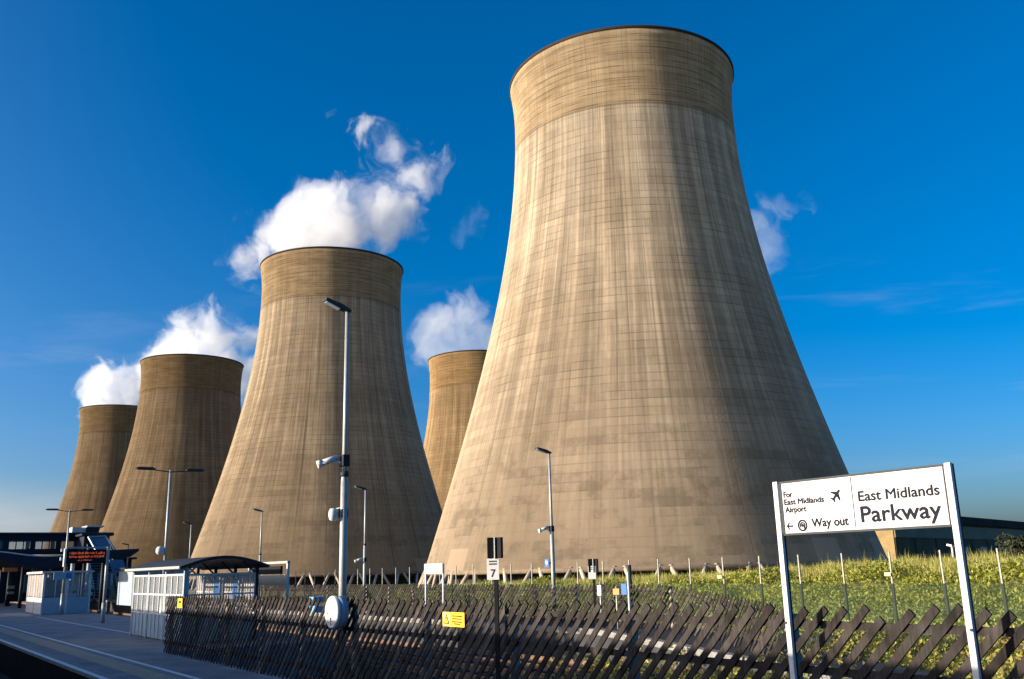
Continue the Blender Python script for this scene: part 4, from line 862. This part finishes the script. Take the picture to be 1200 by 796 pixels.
def stop_marker(label, px, py, a, zt_px, plate_px, number, scale=1.0):
    s, zt = at_a(px, zt_px, a); t = thing('stop_marker', label, 'stop marker', s, a, 0, 'black stop markers', rad(76)); k = scale
    m_ = MB(); m_.box((0, 0, (zt-.28*k)/2), (.05*k, .05*k, zt-.28*k)); m_.build('post', M['black'], t)
    for sg in (-1, 1):
        m_ = MB(); m_.box((-.01, 0, 0), (.05*k, .100*k, .27*k)); h = m_.build('head_box', M['black'], t, .004); h.location = (-.02, sg*.058*k, zt-.135*k); h.rotation_euler = (0, 0, sg*.35)
    m_ = MB(); m_.box((-.055*k, 0, zt-.135*k), (.02*k, .012*k, .28*k)); m_.build('divider_strip', M['white'], t)
    z = at_a(px, plate_px, a)[1]; m_ = MB(); m_.box((-.04*k, .03*k, z), (.012, .165*k, .27*k)); p = m_.build('plate', M['sign'], t)
    m_ = MB(); [m_.box((-.04*k-.008, .03*k, z+.1*k-.035*k*i), (.003, .105*k, .018*k)) for i in range(2)]; m_.build('text_lines', M['lamphead'], p)
    if number: text_mesh(number, .14*k, M['ink'], p, (-.04*k-.008, .03*k, z-.10*k), (PI/2, 0, -PI/2), 'numeral', .002, 'CENTER')
stop_marker('black stop marker with white numbered plate standing in front of the near fence', 580.5, 700, 6.95, 630, 667, '7')
stop_marker('far black stop marker with blank white plate beyond the near fence', 695, 700, 19.9, 655, 671, None, 1.55)

def drum():
    a = 6.95; s, z = at_a(401, 717, a); t = thing('drum_housing', 'round white drum-shaped housing with keyhole mounted on the near fence below the thick lamp post', 'housing', s, a-.02, z); r = .27
    m_ = MB(); n = 40; c = lambda rr, x: [(x, rr*math.cos(2*PI*i/n), rr*math.sin(2*PI*i/n)) for i in range(n)]
    prof = [(.001, -.195), (r*.9, -.192), (r*.97, -.182), (r, -.165), (r, -.125)]; 
    vs = []; fs = []
    for rr, x in prof: vs += c(rr, x)
    for j in range(len(prof)-1): fs += [(j*n+i, j*n+(i+1) % n, (j+1)*n+(i+1) % n, (j+1)*n+i) for i in range(n)]
    m_.add(vs, fs, True); m_.build('face', M['sign'], t)
    m_ = MB(); m_.tube((-.125, 0, 0), (.03, 0, 0), r*.97, r*.97, n); m_.build('casing', M['bluepanel'], t)  # casing coloured blue-grey to paint in the drum's shaded side
    m_ = MB(); m_.tube((-.203, -.02, -.10), (-.19, -.02, -.10), .02, .02, 12); m_.box((-.194, -.02, -.135), (.012, .016, .06)); m_.build('keyhole', M['ink'], t)
    m_ = MB(); m_.tube((-.203, -.02, -.19), (-.185, -.02, -.19), .014, .014, 10); m_.tube((-.203, .12, -.02), (-.19, .12, -.02), .012, .012, 10); m_.build('screw', M['lamphead'], t)
    m_ = MB(); m_.box((.06, 0, -.12), (.06, .1, .5)); m_.build('bracket', M['dark'], t)
drum()

def two_post_board():
    a = 20.6; s0, z0 = at_a(499, 661, a); s1, z1 = at_a(519.5, 672, a); t = thing('nameboard', 'plain white two-post nameboard on the opposite platform, left of the nearest tower', 'sign', s1, a, 0); L = s0-s1
    for y in (0, L): m_ = MB(); m_.tube((0, y, -.03), (0, y, z0), .045, .045, 10); m_.build('post', M['white'], t)
    m_ = MB(); m_.box((-.05, L/2, (z0+z1)/2), (.03, L+.05, z0-z1)); p = m_.build('panel', M['sign'], t)
    m_ = MB(); [m_.box((-.068, L/2, z1+(z0-z1)*q), (.003, L*.7, .05)) for q in (.3, .62)]; m_.build('text_lines', M['bluepanel'], p)
two_post_board()
def pole_sign(label, name, px, y0, a, plates, hpx, mt='white', r=.035):
    s, zt = at_a(px, hpx, a); t = thing(name, label, 'sign', s, a, -.05)
    m_ = MB(); m_.tube((0, 0, 0), (0, 0, zt+.05), r, r, 10); m_.build('post', M[mt], t)
    for (x0, y0_, x1, y1, m2) in plates:
        sa, za = at_a(x0, y0_, a-.05); sb, zb_ = at_a(x1, y1, a-.05); m_ = MB(); m_.box((-.05, (sa+sb)/2-s, (za+zb_)/2+.05), (.03, abs(sa-sb), za-zb_)); m_.build('plate', M[m2], t)
pole_sign('blue plate on a thin white pole beyond the near fence, centre right', 'blue_pole_sign', 735.5, 0, 19.6, [(728, 684, 735, 697, 'blue')], 671)
pole_sign('small orange plate left of the blue pole sign', 'orange_sign', 722, 0, 20.4, [(718.5, 690, 726, 697, 'orange')], 687, 'galv', .03)
pole_sign('small white box on a post just right of the far stop marker', 'equipment_box', 703, 0, 20.5, [(700, 686, 705, 698, 'white')], 682, 'galv', .03)
pole_sign('tall dark slim post beside the blue plate', 'dark_post', 737.5, 0, 22.0, [], 662, 'dark', .06)

# small floodlight mast on the bank, right
def flood():
    p = at_d(1117, 652, 70); s, a = p.dot(DV), p.dot(NV); g = float(gz(np.array(a), np.array(s))); t = thing('floodlight_mast', 'short white floodlight mast on the bank beside the right sign post', 'floodlight', s, a, g); zt = at_d(1115, 640, 70).z-g
    m_ = MB(); m_.tube((0, 0, -.2), (0, 0, zt), .07, .07, 10); m_.build('mast', M['white'], t)
    m_ = MB(); m_.box((-.05, .05, zt+.03), (.45, .4, .14), (.2, .15, 0)); m_.build('lamp_head', M['white'], t); m_ = MB(); m_.box((-.2, .15, zt*.45), (.3, .28, .16), (.4, 0, 0)); m_.build('lower_lamp', M['white'], t)
flood()
# cable cabinet by the opposite platform
s, z = at_a(371, 700, 20.2); t = thing('blue_cabinet', 'light blue equipment cabinet beyond the fence left of the white drum', 'cabinet', s, 20.2, 0)
m_ = MB(); m_.box((0, 0, z/2), (.5, .75, z+.05)); m_.build('body', pm('sky blue paint', (.12, .33, .6), .5), t, .02); m_ = MB(); m_.box((-.26, 0, z*.5), (.012, .02, z*.8)); m_.build('door_seam', M['ink'], t)

# ================================================================ TRAIN (the carriage the view is taken from; it shades the platform)
def train():
    t = thing('passenger_train', 'long dark train beside the camera whose shadow falls across the platform', 'train', 0, -1.62, -.93)
    sec = [(-1.38, .35), (-1.40, 1.2), (-1.36, 2.6), (-1.22, 3.15), (-.85, 3.55), (-.35, 3.75), (0, 3.79), (.35, 3.75), (.85, 3.55), (1.22, 3.15), (1.36, 2.6), (1.40, 1.2), (1.38, .35)]
    for k in range(-2, 6):
        y0 = -11+k*23.2; m_ = MB(); m_.prism(sec, lambda u, v, y: (u, y, v), y0, y0+22.6); b = m_.build('carriage_body', M['traindark'], t)
        for j in range(8):
            for sx in (-1, 1):
                m_ = MB(); m_.box((sx*1.395, y0+3.2+j*2.32, 2.1), (.05, 1.6, .75)); m_.build('window', M['trainglass'], b)
        for yb in (3.2, 19.4):
            m_ = MB(); m_.box((0, y0+yb, .45), (1.9, 3.0, .35)); [m_.tube((x-.06, y0+yb+d_, .44), (x+.06, y0+yb+d_, .44), .43, .43, 20) for d_ in (-1.2, 1.2) for x in (-.75, .75)]; m_.build('bogie', M['black'], b)
train()
